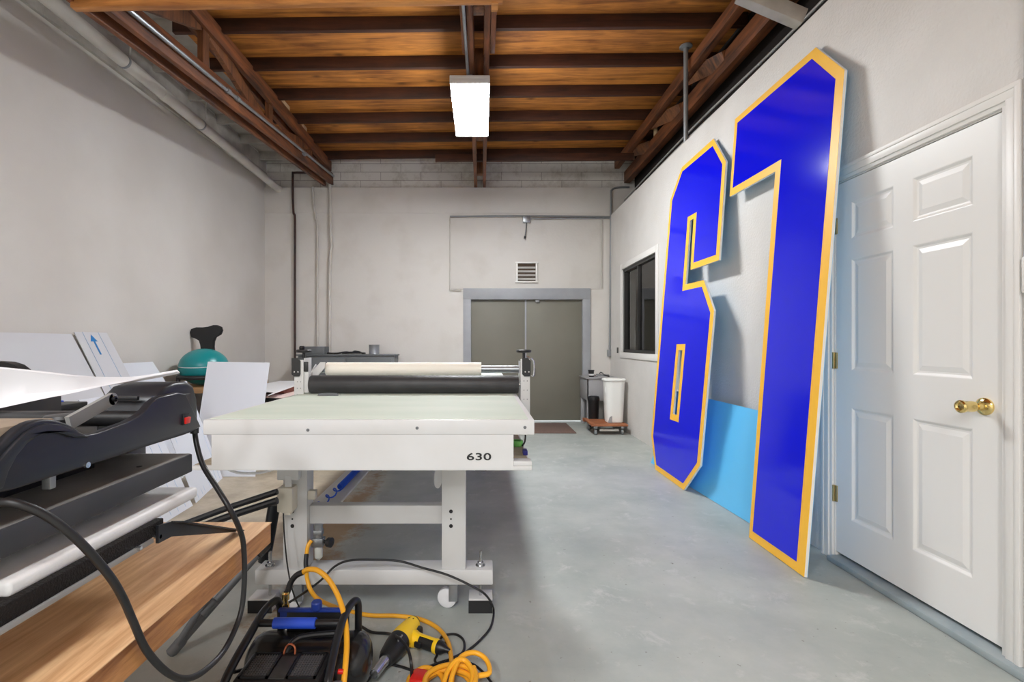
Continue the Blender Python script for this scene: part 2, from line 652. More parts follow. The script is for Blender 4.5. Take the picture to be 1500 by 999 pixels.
DX0, DX1, DZ1 = -0.175, 1.565, 1.89            # opening of the double door
mb = MB()
for (a, b, c, d) in ((XL, DX0, 0, 3.58), (DX1, 4.5, 0, 3.58), (DX0, DX1, DZ1, 3.58)):
    mb.box(a, b, YB, YB + 0.2, c, d)
struct('wall_back', mb, 'wall_back', origin=(0, YB, 0))
mb = MB()
mb.box(XL, -3.215, YB + 0.06, YB + 0.2, 3.58, 4.3)
mb.box(-3.175, 4.5, YB + 0.06, YB + 0.2, 3.58, 4.3)
mb.box(-3.215, -3.175, YB + 0.06, YB + 0.2, 3.58, 3.635)
mb.box(-3.215, -3.175, YB + 0.06, YB + 0.2, 3.675, 4.3)
struct('wall_back_upper', mb, 'block', origin=(0, YB, 3.58))
# thicker band along the top of the painted wall and plaster panel over the door
struct('trim_2', MB().box(XL, 1.97, YB - 0.014, YB, 3.19, 3.58, 0.003), 'wall_back', origin=(0.4, YB, 3.0))
struct('trim_3', MB().box(-0.46, 1.86, YB - 0.012, YB, 2.03, 3.15, 0.003), 'wall_back', origin=(2.0, YB, 1.0))
struct('wall_front', MB().box(XL - 0.2, 4.6, YF - 0.2, YF, 0, 4.3), 'wall')
struct('wall_right_outer', MB().box(4.4, 4.6, YF, YB, 0, 4.3), 'office')
struct('added_void_panel', MB().box(2.36, 2.42, 1.8, YB + 0.05, 3.12, 4.10), 'dark')  # added dark panel that blocks light and stands in for the unlit roof void

# partition with a window and a door opening
WY0, WY1, WZ0, WZ1 = 5.46, 6.77, 1.075, 2.23
DY0, DY1, DT = 1.822, 2.705, 2.085
mb = MB()
T = 0.12
mb.box(XR, XR + T, YF, DY0, 0, 3.15)
mb.box(XR, XR + T, DY1, WY0, 0, 3.15)
mb.box(XR, XR + T, WY1, YB, 0, 3.15)
mb.box(XR, XR + T, DY0, DY1, DT, 3.15)
mb.box(XR, XR + T, WY0, WY1, 0, WZ0)
mb.box(XR, XR + T, WY0, WY1, WZ1, 3.15)
struct('wall_right', mb, 'wall_right', origin=(XR, 2, 0))
# office behind the partition (seen through the window glass)
struct('wall_office', MB().box(4.0, 4.1, 3.0, YB, 0, 3.0).box(XR + T, 4.0, 3.0, 3.1, 0, 3.0), 'office')
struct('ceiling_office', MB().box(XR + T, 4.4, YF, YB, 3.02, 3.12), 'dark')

# roof deck: bare plywood, white-painted in the aisle left of the truss
mb = MB()
zt = lambda x: 4.09 + TILT * x
for (a, b, mi) in ((XL - 0.2, -2.72, 1), (-2.72, 4.6, 0)):
    mb.mi = mi
    q = [(a, YF, zt(a)), (b, YF, zt(b)), (b, YB + 0.2, zt(b)), (a, YB + 0.2, zt(a))]
    v0 = [mb.bm.verts.new(p) for p in q]
    v1 = [mb.bm.verts.new((p[0], p[1], p[2] + 0.02)) for p in q]
    fs = [mb.bm.faces.new(v0), mb.bm.faces.new(v1[::-1])]
    for i in range(4):
        j = (i + 1) % 4
        fs.append(mb.bm.faces.new((v0[i], v0[j], v1[j], v1[i])))
    mb._mark(fs)
struct('ceiling', mb, ['deck', 'whitewash'], origin=(0, 0, 4))

ORD = ['first', 'second', 'third', 'fourth', 'fifth', 'sixth', 'seventh', 'eighth', 'ninth']
for k in range(8):
    Y = 7.22 - 0.587 * k
    z0 = 3.97
    t = thing('roof_joist', 'dark brown roof joist under the plywood, %s one out from the back wall' % ORD[k],
              'joist', (0, Y, z0), 'roof joists across the ceiling')
    a, b = -2.72, 2.35
    mb = MB()
    mx = Matrix.Translation((0, Y, z0)) @ Matrix.Rotation(-math.atan(TILT), 4, 'Y')
    mb.box(a, b, -0.022, 0.022, 0, 0.119, 0.003, mx)
    mb.build('timber', 'joist', t)
    mb = MB()
    mb.box(XL + 0.0, a, -0.022, 0.022, 0, 0.119, 0.003, mx)
    mb.build('painted_end', 'whitewash', t, label='white painted end of the joist')

# ---- trusses
t = thing('roof_truss', 'double timber roof truss on the left with sloping lower chord and conduit along it', 'roof truss', (-2.34, 5.2, 3.3))
U0, U1 = (-2.31, 2.4, 3.90), (-2.31, 7.4, 3.90)
mb = MB()
mb.bar(U0, U1, 0.05, 0.15, bev=0.003)
mb.bar((-2.42, 2.4, 3.90), (-2.42, 7.4, 3.90), 0.045, 0.15, bev=0.003)
mb.build('upper_chord', 'truss', t)
lz = lambda y: 3.205 + (y - 2.95) * (3.605 - 3.205) / 4.45
mb = MB()
mb.bar((-2.395, 2.2, lz(2.2) + 0.07), (-2.395, 7.4, lz(7.4) + 0.07), 0.04, 0.14, bev=0.003)
mb.bar((-2.28, 2.2, lz(2.2) + 0.10), (-2.28, 7.4, lz(7.4) + 0.10), 0.045, 0.17, bev=0.003)
mb.build('lower_chord', 'truss', t)
for (ya, yb) in ((2.75, 4.0), (5.3, 4.15), (5.4, 6.5)):
    MB().bar((-2.34, ya, lz(ya) + 0.13), (-2.34, yb, 3.86), 0.045, 0.13, up=(0, 1, 0), bev=0.003).build('web', 'truss_z', t)
for y in (4.08, 5.34, 6.6):
    MB().bar((-2.34, y, lz(y) + 0.1), (-2.34, y, 3.88), 0.05, 0.09, up=(0, 1, 0), bev=0.003).build('post', 'truss_z', t)
for y in (5.70, 6.28):
    MB().box(-2.345, -2.315, y - 0.16, y + 0.16, 3.975, 4.06, 0.003).build('blocking', 'pale_wood', t, label='pale wood block')
tr = t
cd = tag(MB().tube([(-2.235, 2.3, lz(2.3) + 0.10), (-2.235, 4.0, lz(4.0) + 0.10), (-2.235, 5.6, lz(5.6) + 0.12), (-2.235, 7.33, lz(7.33) + 0.13)],
                   0.017, 10, 4).build('conduit', 'galv'),
         'grey metal conduit running along the inner face of the left roof truss', 'conduit')
for y in (4.25, 4.42, 6.1):
    MB().lathe([(0.024, 0), (0.024, 0.05)], (-2.235, y, lz(y) + 0.103), (0, 1, 0.09), 12).build('coupling', 'galv_dull', cd)

t = thing('roof_truss', 'reddish brown roof truss on the right above the partition wall top', 'roof truss', (2.3, 5.2, 3.6))
mb = MB()
mb.bar((2.07, 2.4, 3.925), (2.07, 7.4, 3.925), 0.075, 0.12, bev=0.003)
mb.build('upper_chord', 'truss', t)
mb = MB()
mb.bar((2.225, 2.4, 3.735), (2.225, 7.4, 3.73), 0.09, 0.17, bev=0.003)
mb.build('lower_chord', 'truss', t)
for (ya, yb) in ((3.2, 3.75), (4.35, 5.0), (5.3, 6.0), (6.3, 6.9)):
    MB().bar((2.20, ya, 3.76), (2.11, yb, 3.93), 0.05, 0.14, up=(0, 1, 0), bev=0.003).build('web', 'truss_z', t)
for y in (4.75, 6.12):
    MB().box(2.185, 2.215, y - 0.03, y + 0.03, 3.80, 3.97, 0.003).build('blocking', 'pale_wood', t, label='pale wood block')

t = thing('roof_truss', 'narrow double plank centre truss above the fluorescent lamp', 'roof truss', (-0.02, 5.2, 3.58))
mb = MB()
for x in (-0.085, 0.045):
    mb.bar((x, 2.6, 3.655), (x, 7.4, 3.645), 0.045, 0.13, bev=0.003)
mb.build('lower_chord', 'truss', t)
mb = MB()
for x in (-0.085, 0.045):
    mb.bar((x, 2.6, 3.91), (x, 7.4, 3.91), 0.045, 0.11, bev=0.003)
mb.build('upper_chord', 'truss', t)
for x in (-0.135, 0.092):
    MB().bar((x, 3.35, 3.66), (x, 4.0, 3.66), 0.04, 0.14, bev=0.003).build('scab_plate', 'truss', t)
for y in (3.5, 4.56, 5.7, 6.9):
    MB().bar((-0.02, y, 3.60), (-0.02, y, 3.95), 0.08, 0.10, up=(0, 1, 0), bev=0.003).build('post', 'truss_z', t)

tag(MB().bar((-2.40, 2.85, 3.205), (0.124, 2.85, 3.248), 0.045, 0.085, bev=0.003).bar((0.08, 2.885, 3.20), (0.08, 2.885, 3.62), 0.04, 0.08, up=(0, 1, 0)).build('cross_brace', 'beam_x'),
    'orange brown timber brace at the top edge, from left truss to centre truss', 'brace')
tag(MB().bar((-0.62, 6.55, 3.70), (2.06, 6.55, 3.72), 0.045, 0.095, bev=0.003).build('cross_brace', 'joist'),
    'thin brown timber brace near the back wall, from centre truss to right truss', 'brace')
tag(MB().bar((1.60, 3.0, 3.37), (1.985, 3.0, 3.205), 0.07, 0.095, bev=0.004).build('bracket_beam', ['whitewash']),
    'short white painted sloping beam end resting on the partition top', 'beam')

# vertical support pipe by the right truss
t = thing('support_pipe', 'slim grey vertical steel pipe from roof to partition top', 'pipe', (1.992, 4.72, 3.15))
MB().cyl((1.992, 4.72, 3.15), (1.992, 4.72, 4.10), 0.021, seg=16).build('pipe', 'galv_dull', t)
MB().lathe([(0.06, 0), (0.06, 0.012), (0.03, 0.02)], (1.992, 4.72, 4.095), (0, 0, -1), 16).build('flange', 'galv_dull', t)
# cables over the partition top
for i, (x, z, lab) in enumerate(((2.03, 3.20, 'grey cable lying along the partition top, nearest to the wall face'),
                                 (2.10, 3.27, 'grey cable above the partition top, middle of three'),
                                 (2.17, 3.40, 'grey cable above the partition top, nearest to the truss'))):
    tag(MB().tube([(x, 2.3, z), (x + 0.01, 3.5, z - 0.015), (x, 5.0, z + 0.01), (x + 0.01, 7.38, z - 0.02)], 0.011, 8, 4)
        .build('overhead_cable', 'overhead'), lab, 'cable', 'cables over the partition')

# big white pipe on the left
t = thing('drain_pipe', 'thick white painted pipe hung along the top of the left wall', 'pipe', (-3.03, 5, 3.5))
MB().cyl((-2.935, 2.0, 3.57), (-3.09, 7.40, 3.55), 0.053, seg=24).build('pipe', 'pipe_white', t)
for y in (4.05, 4.55, 5.22):
    x = -2.935 - (y - 2) * 0.155 / 5.4
    zc = 3.57 - (y - 2) * 0.02 / 5.4
    MB().lathe([(0.058, 0), (0.058, 0.10 if y == 4.55 else 0.02)], (x, y, zc), (-0.028, 1, 0), 24).build(
        'coupling' if y == 4.55 else 'clamp', 'pipe_white' if y == 4.55 else 'galv_dull', t)
    if y != 4.55:
        MB().cyl((x + 0.05, y + 0.01, zc + 0.05), (x + 0.07, y + 0.02, 4.03), 0.006, seg=8).build('hanger_rod', 'whitewash', t)
MB().lathe([(0.05, 0), (0.05, 0.02)], (-3.24, 7.38, 3.6), (0, 1, 0), 16).build('end_fitting', 'pipe_white', t)

# ---- lamp
t = thing('ceiling_lamp', 'lit white fluorescent wrap lamp hanging below the centre truss', 'lamp', (0, 4.74, 3.44))
LX0, LX1, LY0, LY1 = -0.275, 0.075, 4.20, 5.28
LX0, LX1 = LX0 + 0.0, LX1 + 0.0
MB().box(LX0, LX1, LY0, LY1, 3.495, 3.525, 0.004).box(LX0, LX1, LY0, LY0 + 0.012, 3.455, 3.497, 0.002).box(
    LX0, LX1, LY1 - 0.012, LY1, 3.455, 3.497, 0.002).build('housing', 'asphalt_white', t)
MB().box(LX0 + 0.004, LX1 - 0.004, LY0 + 0.012, LY1 - 0.012, 3.447, 3.494, 0.012).build('diffuser', 'diffuser', t)
for y in (4.3, 5.1):
    MB().box(-0.11, -0.08, y, y + 0.04, 3.525, 3.585).build('hanger', 'galv_dull', t)
tag(MB().tube([(-0.135, 2.9, 3.572), (-0.125, 3.6, 3.572), (-0.12, 4.1, 3.57), (-0.115, 4.24, 3.54)], 0.013, 10, 5).build('lamp_conduit', 'galv'),
    'straight grey conduit running under the centre truss to the lamp', 'conduit')

# ------------------------------------------------------------------ back wall fittings
yb = YB - 0.016


def wall_pt(px, py, off=0.02):
    return at(px, py, YB - off)


def wall_tube(name, pts, r, m, lab, cat, off=0.035, sub=3):
    return tag(MB().tube([wall_pt(px, py, off) for px, py in pts], r, 10, sub).build(name, m), lab, cat)


d2 = struct('door_2', MB().box(DX0, 0.675, YB + 0.03, YB + 0.075, 0.02, DZ1 - 0.02, 0.003).box(
    0.69, DX1, YB + 0.03, YB + 0.075, 0.02, DZ1 - 0.02, 0.003), 'olive')
d2['label'] = 'olive grey steel double door in the back wall'
mb = MB()
fw = 0.10
mb.box(DX0 - fw, DX0 + 0.02, YB - 0.03, YB + 0.10, 0, DZ1 + 0.0, 0.004)
mb.box(DX1 - 0.02, DX1 + fw, YB - 0.03, YB + 0.10, 0, DZ1 + 0.0, 0.004)
mb.box(DX0 - fw, DX1 + fw, YB - 0.031, YB + 0.10, DZ1 - 0.02, DZ1 + 0.15, 0.004)
struct('door_frame', mb, 'frame_grey', d2)
mb = MB()
mb.box(0.668, 0.694, YB + 0.022, YB + 0.03, 0.03, DZ1 - 0.02, 0.002)
struct('astragal', mb, 'frame_grey', d2)
MB().tube([wall_pt(783, 540, -0.03), wall_pt(783, 540, 0.03), wall_pt(783, 546, 0.03), wall_pt(783, 546, -0.03)], 0.008, 8, 3).build('door_handle', 'steel', d2)
p = wall_pt(787, 441, -0.02)
MB().box(p.x - 0.03, p.x + 0.03, p.y - 0.03, p.y + 0.01, p.z - 0.02, p.z + 0.015, 0.003).build('door_stop', 'galv_dull', d2)

# louvred vent
t = thing('wall_vent', 'small white louvred vent above the double door', 'vent', (0.69, YB, 2.12))
a, b = wall_pt(755, 384), wall_pt(788, 414)
MB().box(a.x + 0.03, b.x - 0.03, YB - 0.02, YB - 0.012, b.z + 0.03, a.z - 0.02).build('duct_back', mat('vent_brown', rgb(74, 60, 46), 0.8), t)
mb = MB()
mb.box(a.x, b.x, YB - 0.05, YB - 0.012, a.z - 0.022, a.z, 0.002).box(a.x, b.x, YB - 0.05, YB - 0.012, b.z, b.z + 0.02, 0.002)
mb.box(a.x + 0.01, a.x + 0.036, YB - 0.048, YB - 0.012, b.z, a.z, 0.002).box(b.x - 0.036, b.x - 0.01, YB - 0.048, YB - 0.012, b.z, a.z, 0.002)
mb.build('vent_frame', 'trim_white', t)
for i in range(4):
    z = b.z + 0.055 + i * 0.057
    MB().obox(((a.x + b.x) / 2, YB - 0.036, z), (b.x - a.x - 0.06, 0.004, 0.036), (0.9, 0, 0)).build('louvre', 'trim_white', t)

wall_tube('wall_pipe', [(452, 253), (431, 253), (429, 256), (429, 290), (430, 312), (432, 322), (432, 400), (432, 512), (432, 560)], 0.017, 'dark_pipe',
          'dark brown pipe running down the left of the back wall', 'pipe', 0.05, 4)
wall_tube('wall_conduit', [(458, 274), (459, 296), (463, 322), (465, 332), (465, 420), (465, 545)], 0.015, 'pipe_white',
          'thinner white conduit on the back wall beside the brown pipe', 'conduit', 0.04)
wall_tube('wall_conduit', [(483, 270), (484, 320), (485, 350), (486, 362), (484, 372), (483, 420), (483, 545)], 0.022, 'pipe_white',
          'thicker white conduit on the back wall, right of the two by the brown pipe', 'conduit', 0.045)
wall_tube('wall_conduit', [(659, 317), (720, 316.5), (800, 316.5), (893, 317.5)], 0.012, 'galv_dull',
          'grey horizontal conduit along the wall above the double door', 'conduit', 0.045, 2)
wall_tube('wall_conduit', [(776, 320.5), (830, 319.5), (893, 319.5)], 0.011, 'galv',
          'shorter lower conduit from the junction box to the right corner', 'conduit', 0.045, 2)
wall_tube('wall_conduit', [(659, 320), (659, 424), (661, 425), (676, 425)], 0.008, 'pipe_white',
          'thin white conduit dropping to the left top of the door frame', 'conduit', 0.03, 1)
wall_tube('wall_conduit', [(881, 322), (881, 422)], 0.008, 'pipe_white',
          'thin white conduit dropping right of the vent', 'conduit', 0.03, 1)
t = thing('wall_conduit', 'grey vertical conduit in the right corner with outlet box at its foot', 'conduit', (1.98, YB - 0.04, 1.0))
MB().tube([wall_pt(922, 274, 0.03), wall_pt(903, 275, 0.03), wall_pt(896, 279, 0.04), wall_pt(895, 290, 0.04), wall_pt(894, 400, 0.04), wall_pt(893, 516, 0.04)],
          0.014, 10, 3).build('conduit', 'galv_dull', t)
p = wall_pt(893, 517)
MB().box(p.x - 0.035, p.x + 0.03, YB - 0.06, YB - 0.001, p.z - 0.055, p.z + 0.05, 0.004).build('outlet_box', 'galv_dull', t)
t = thing('junction_box', 'small grey junction box with hanging lead above the double door', 'junction box', wall_pt(771, 322))
p = wall_pt(771, 322)
MB().box(p.x - 0.055, p.x + 0.055, YB - 0.07, YB - 0.0112, p.z - 0.05, p.z + 0.045, 0.004).build('box', 'galv', t)
MB().tube([wall_pt(771, 326, 0.05), wall_pt(770.5, 336, 0.055), wall_pt(769, 348, 0.05)], 0.009, 8, 3).build('lead', 'tube_grey', t)
MB().cyl(wall_pt(769, 346, 0.05), wall_pt(768.7, 349.5, 0.05), 0.015, seg=10).build('plug', 'black', t)

# ------------------------------------------------------------------ partition fittings
w1 = struct('window_1', MB()
            .box(XR + 0.015, XR + 0.075, WY0, WY0 + 0.035, WZ0, WZ1).box(XR + 0.015, XR + 0.075, WY1 - 0.05, WY1, WZ0, WZ1)
            .box(XR + 0.015, XR + 0.075, WY0, WY1, WZ0, WZ0 + 0.04).box(XR + 0.015, XR + 0.075, WY0, WY1, WZ1 - 0.04, WZ1)
            .box(XR + 0.02, XR + 0.06, 6.15, 6.18, WZ0, WZ1), 'win_frame')
MB().box(XR + 0.044, XR + 0.049, WY0 + 0.03, 6.15, WZ0 + 0.035, WZ1 - 0.035).build('window_pane', 'glass', w1)
MB().box(XR + 0.054, XR + 0.059, 6.18, WY1 - 0.04, WZ0 + 0.035, WZ1 - 0.035).build('window_pane', 'glass', w1)
mb = MB()
c = 0.075
mb.box(XR - 0.012, XR, WY0 - c, WY0, WZ0 - c, WZ1 + c, 0.003).box(XR - 0.012, XR, WY1, WY1 + c, WZ0 - c, WZ1 + c, 0.003)
mb.box(XR - 0.012, XR, WY0, WY1, WZ1, WZ1 + c, 0.003).box(XR - 0.016, XR, WY0 - c, WY1 + c, WZ0 - c, WZ0, 0.003)
MB_w = mb.build('window_casing', 'trim_white', w1)

# six-panel door
d1 = struct('door_1', MB().box(XR + 0.012, XR + 0.05, 1.833, 2.695, 0.048, 2.076, 0.002), 'door_white')
d1['label'] = 'white six panel door in the right wall'
mb = MB()
rows = ((1.756, 1.956), (1.055, 1.649), (0.255, 0.858))
cols = ((1.945, 2.217), (2.32, 2.585))
ysegs = [1.833, cols[0][0], cols[0][1], cols[1][0], cols[1][1], 2.695]
# stiles and rails stand 9 mm proud of the recessed panels
xa, xb = XR + 0.003, XR + 0.0125
mb.box(xa, xb, 1.833, cols[0][0], 0.048, 2.076)
mb.box(xa, xb, cols[0][1], cols[1][0], 0.048, 2.076)
mb.box(xa, xb, cols[1][1], 2.695, 0.048, 2.076)
zs = [0.048, rows[2][0], rows[2][1], rows[1][0], rows[1][1], rows[0][0], rows[0][1], 2.076]
for (c0, c1) in cols:
    for i in range(0, 8, 2):
        mb.box(xa, xb, c0, c1, zs[i], zs[i + 1])
mb.build('stiles_and_rails', 'door_white', d1, smooth=False)
for (c0, c1) in cols:
    for (r0, r1) in rows:
        mb = MB()
        # sloping moulding ring then raised field
        def ring(i):
            return [(c0 + i, r0 + i), (c1 - i, r0 + i), (c1 - i, r1 - i), (c0 + i, r1 - i)]
        prof = [(0.0, xa), (0.004, xa + 0.001), (0.014, xb - 0.002), (0.022, xb - 0.001), (0.045, xa + 0.003), (0.048, xa + 0.003)]
        prev = None
        fs = []
        for (i, x) in prof:
            cur = [mb.bm.verts.new((x, y, z)) for y, z in ring(i)]
            if prev:
                for k in range(4):
                    j = (k + 1) % 4
                    fs.append(mb.bm.faces.new((prev[k], prev[j], cur[j], cur[k])))
            prev = cur
        fs.append(mb.bm.faces.new(prev))
        mb.build('door_panel', 'door_white', d1, smooth=False)
mb = MB()
o = 0.075
for (xo, k0, k1) in ((0.014, 0.0, o), (0.022, 0.018, o - 0.012), (0.026, o - 0.024, o - 0.004)):
    mb.box(XR - xo, XR, DY0 - k1, DY0 - k0, 0.0 if xo < .02 else 0.001, DT + k1, 0.003)
    mb.box(XR - xo, XR, DY1 + k0, DY1 + k1, 0.0 if xo < .02 else 0.001, DT + k1, 0.003)
    mb.box(XR - xo - 0.0005, XR, DY0 - k1 + 0.001, DY1 + k1 - 0.001, DT + k0, DT + k1, 0.003)
mb.build('door_casing', 'trim_white', d1)
MB().box(XR + 0.0, XR + 0.11, DY0 + 0.0, DY0 + 0.008, 0, DT).box(XR, XR + 0.11, DY1 - 0.008, DY1, 0, DT).box(
    XR, XR + 0.11, DY0, DY1, DT - 0.006, DT).build('door_jamb', 'trim_white', d1)
for z in (1.85, 1.105, 0.367):
    mb = MB()
    mb.cyl((XR - 0.006, 2.702, z - 0.045), (XR - 0.006, 2.702, z + 0.045), 0.007, seg=12)
    mb.box(XR - 0.004, XR + 0.006, 2.683, 2.70, z - 0.044, z + 0.044, 0.001)
    mb.build('hinge', 'brass_dull', d1)
kp = Vector((XR, 1.897, 0.953))
mb = MB()
mb.lathe([(0.034, -0.004), (0.034, 0.004), (0.028, 0.010), (0.016, 0.014), (0.013, 0.030), (0.015, 0.038), (0.021, 0.046), (0.022, 0.060), (0.0215, 0.082),
          (0.025, 0.088), (0.025, 0.096), (0.020, 0.100), (0.016, 0.099), (0.012, 0.094), (0.005, 0.095), (0.001, 0.095)], kp, (-1, 0, 0), 28)
mb.build('door_knob', 'brass', d1)
MB().box(XR + 0.006, XR + 0.03, 1.826, 1.836, 0.92, 0.985, 0.001).build('latch_plate', 'black', d1)
# painted curb under the door and along the partition
struct('baseboard_right', MB().box(1.915, XR + 0.11, 1.0, 2.69, 0, 0.030, 0.006), 'curb')

# conduit and cover at the extreme right
t = thing('surface_conduit', 'grey vertical conduit with white cover plate right of the white door', 'conduit', (1.95, 1.745, 0))
MB().tube([(1.955, 1.733, 0.0), (1.955, 1.734, 1.0), (1.952, 1.735, 1.9), (1.955, 1.732, 2.9)], 0.008, 8, 3).build('conduit', 'galv_dull', t)
MB().box(1.935, 1.969, 1.64, 1.738, 1.38, 1.51, 0.004).build('cover_plate', 'trim_white', t)
# light switch beside the window
p = at_x(905, 513, XR)
tag(MB().box(XR - 0.008, XR, p.y - 0.03, p.y + 0.03, p.z - 0.04, p.z + 0.04, 0.002).build('switch_plate', 'black'),
    'tiny black switch plate on the right wall left of the window', 'switch')

# ------------------------------------------------------------------ the two numbers leaning on the right wall
KL, X0L = 0.0966, 1.652
CL = math.sqrt(1 + KL * KL)
ndir = Vector((-1, 0, KL)).normalized()


def lean(u, v, d):
    """u along the wall, v up the sloping face, d towards the room"""
    z = v / CL
    return Vector((X0L + KL * z, u, z + 0.004)) + ndir * d


def sign(lab, outer, field, holes_b, holes_f, u0):
    t = thing('number_sign', lab, 'sign', (X0L, u0, 0))
    MB().prism(outer, lean, -0.016, -0.001, holes_b).build('backing_panel', 'sign_edge', t, smooth=False)
    MB().prism(outer, lean, -0.0175, -0.0162, holes_b).build('back_tint_layer', 'sky_blue', t, smooth=False, label='added sky blue layer on the back that tints the shadow behind')  # unseen layer added so its bounce tints the shadowed wall blue
    MB().prism(outer, lean, -0.001, 0.0004, holes_b).build('border', 'sign_yellow', t, smooth=False, label='golden yellow border')
    MB().prism(field, lean, 0.0003, 0.0016, holes_f).build('face', 'sign_blue', t, smooth=False, label='royal blue glossy face')
    return t


one = [(2.80, 2.92), (2.545, 2.645), (2.48, 0.0), (2.99, 0.0), (3.088, 2.303), (3.657, 2.314), (3.69, 2.917)]
onef = [(2.825, 2.868), (2.606, 2.63), (2.546, 0.05), (2.957, 0.05), (3.032, 2.36), (3.622, 2.368), (3.645, 2.868)]
sign('tall glossy blue number 1 with yellow border leaning beside the white door', one, onef, (), (), 2.9)
six = [(4.035, 2.913), (3.778, 2.627), (3.733, 1.846), (4.238, 1.848), (4.277, 2.308), (4.352, 2.310), (4.318, 1.728), (3.963, 1.722), (3.734, 1.454),
       (3.716, 0.262), (3.955, 0.0), (4.605, 0.0), (4.785, 0.286), (4.888, 2.651), (4.663, 2.905)]
sixf = [(4.034, 2.852), (3.828, 2.622), (3.788, 1.898), (4.188, 1.902), (4.222, 2.352), (4.410, 2.356), (4.372, 1.676), (3.984, 1.670), (3.790, 1.444),
        (3.770, 0.268), (3.978, 0.048), (4.583, 0.048), (4.735, 0.292), (4.834, 2.632), (4.640, 2.855)]
h1 = [(4.384, 1.194), (4.190, 1.196), (4.178, 0.517), (4.374, 0.514)]
h2 = [(4.330, 1.141), (4.244, 1.142), (4.234, 0.572), (4.318, 0.570)]
sign('tall glossy blue number 6 with yellow border leaning beside the window', six, sixf, (h2,), (h1,), 4.3)

# sky blue sheet behind them
mb = MB()
q0, q1 = Vector((1.700, 4.86, 0.003)), Vector((1.80, 2.95, 0.003))
q2, q3 = Vector((1.93, 2.90, 0.735)), Vector((1.86, 4.66, 0.745))
mb.slab([[q0, q1], [q3, q2]], 0.006, (0.95, 0, -0.3))
tag(mb.build('plastic_sheet', 'sky_blue', smooth=False), 'sky blue low sheet leaning on the right wall behind the two numbers', 'sheet')

# ------------------------------------------------------------------ flatbed laminating table
TZ = 0.92
t = thing('laminating_table', 'long white flatbed laminating table with pale green top and black roller', 'work table', (-0.41, 3.3, 0))
LT = t
TX0, TX1, TY0, TY1 = -1.02, 0.195, 1.775, 4.95
mb = MB()
mb.box(TX0, TX1, TY0, TY1, TZ - 0.055, TZ, 0.004)
mb.build('table_rim', 'white_metal', t)
MB().box(TX0 + 0.022, TX1 - 0.022, TY0 + 0.012, TY1 - 0.012, TZ, TZ + 0.003, 0.001).build('cutting_mat', 'mat_green', t, label='pale green cutting mat')
AX0, AX1 = -0.988, 0.118
mb = MB()
mb.box(AX0, AX1, TY0, TY0 + 0.025, 0.738, TZ - 0.0545)
mb.box(AX0, AX0 + 0.02, TY0 + 0.02, TY1 - 0.03, 0.75, TZ - 0.05).box(AX1 - 0.02, AX1, TY0 + 0.02, TY1 - 0.03, 0.75, TZ - 0.05)
mb.build('front_panel', 'white_metal', t)
mb = MB()
mb.mi = 0
mb.box(-1.066, 0.186, TY0 + 0.001, TY1, 0.734, 0.75, 0.002)
mb.box(AX1, 0.186, TY0 + 0.001, TY0 + 0.05, 0.75, 0.768, 0.003)
mb.mi = 1
mb.box(AX1, 0.18, TY0 + 0.05, TY1 - 0.02, 0.7502, 0.7512)
mb.box(-1.062, AX0, TY0 + 0.02, TY1 - 0.02, 0.7502, 0.7512)
mb.build('side_tray', ['white_metal', 'tray'], t)
for (px, py) in ((451, 630), (611, 627), (769, 626)):
    p = at(px, py, TY0)
    MB().lathe([(0.006, 0), (0.006, 0.002), (0.003, 0.003)], p + Vector((0, 0.001, 0)), (0, -1, 0), 10).build('screw', 'tube_grey', t)
# the number on the front
cu = bpy.data.curves.new('digits', 'FONT')
cu.body = '630'
cu.size = 0.042
cu.extrude = 0.0006
cu.align_x = 'CENTER'
cu.align_y = 'CENTER'
cu.space_character = 1.04
cu.offset = 0.0007
tmp = bpy.data.objects.new('digits', cu)
COL.objects.link(tmp)
bpy.context.view_layer.update()
me = bpy.data.meshes.new_from_object(tmp.evaluated_get(bpy.context.evaluated_depsgraph_get()))
bpy.data.objects.remove(tmp)
p = at(701.5, 669.5, TY0 - 0.0008)
me.transform(Matrix.Translation(p - t.location) @ Matrix.Rotation(PI / 2, 4, 'X') @ Matrix.Diagonal((1.42, 0.86, 1, 1)))
me.materials.clear()
me.materials.append(M['black'])
o = bpy.data.objects.new('number_marking', me)
COL.objects.link(o)
o.parent = t
o['label'] = 'black printed number 630'


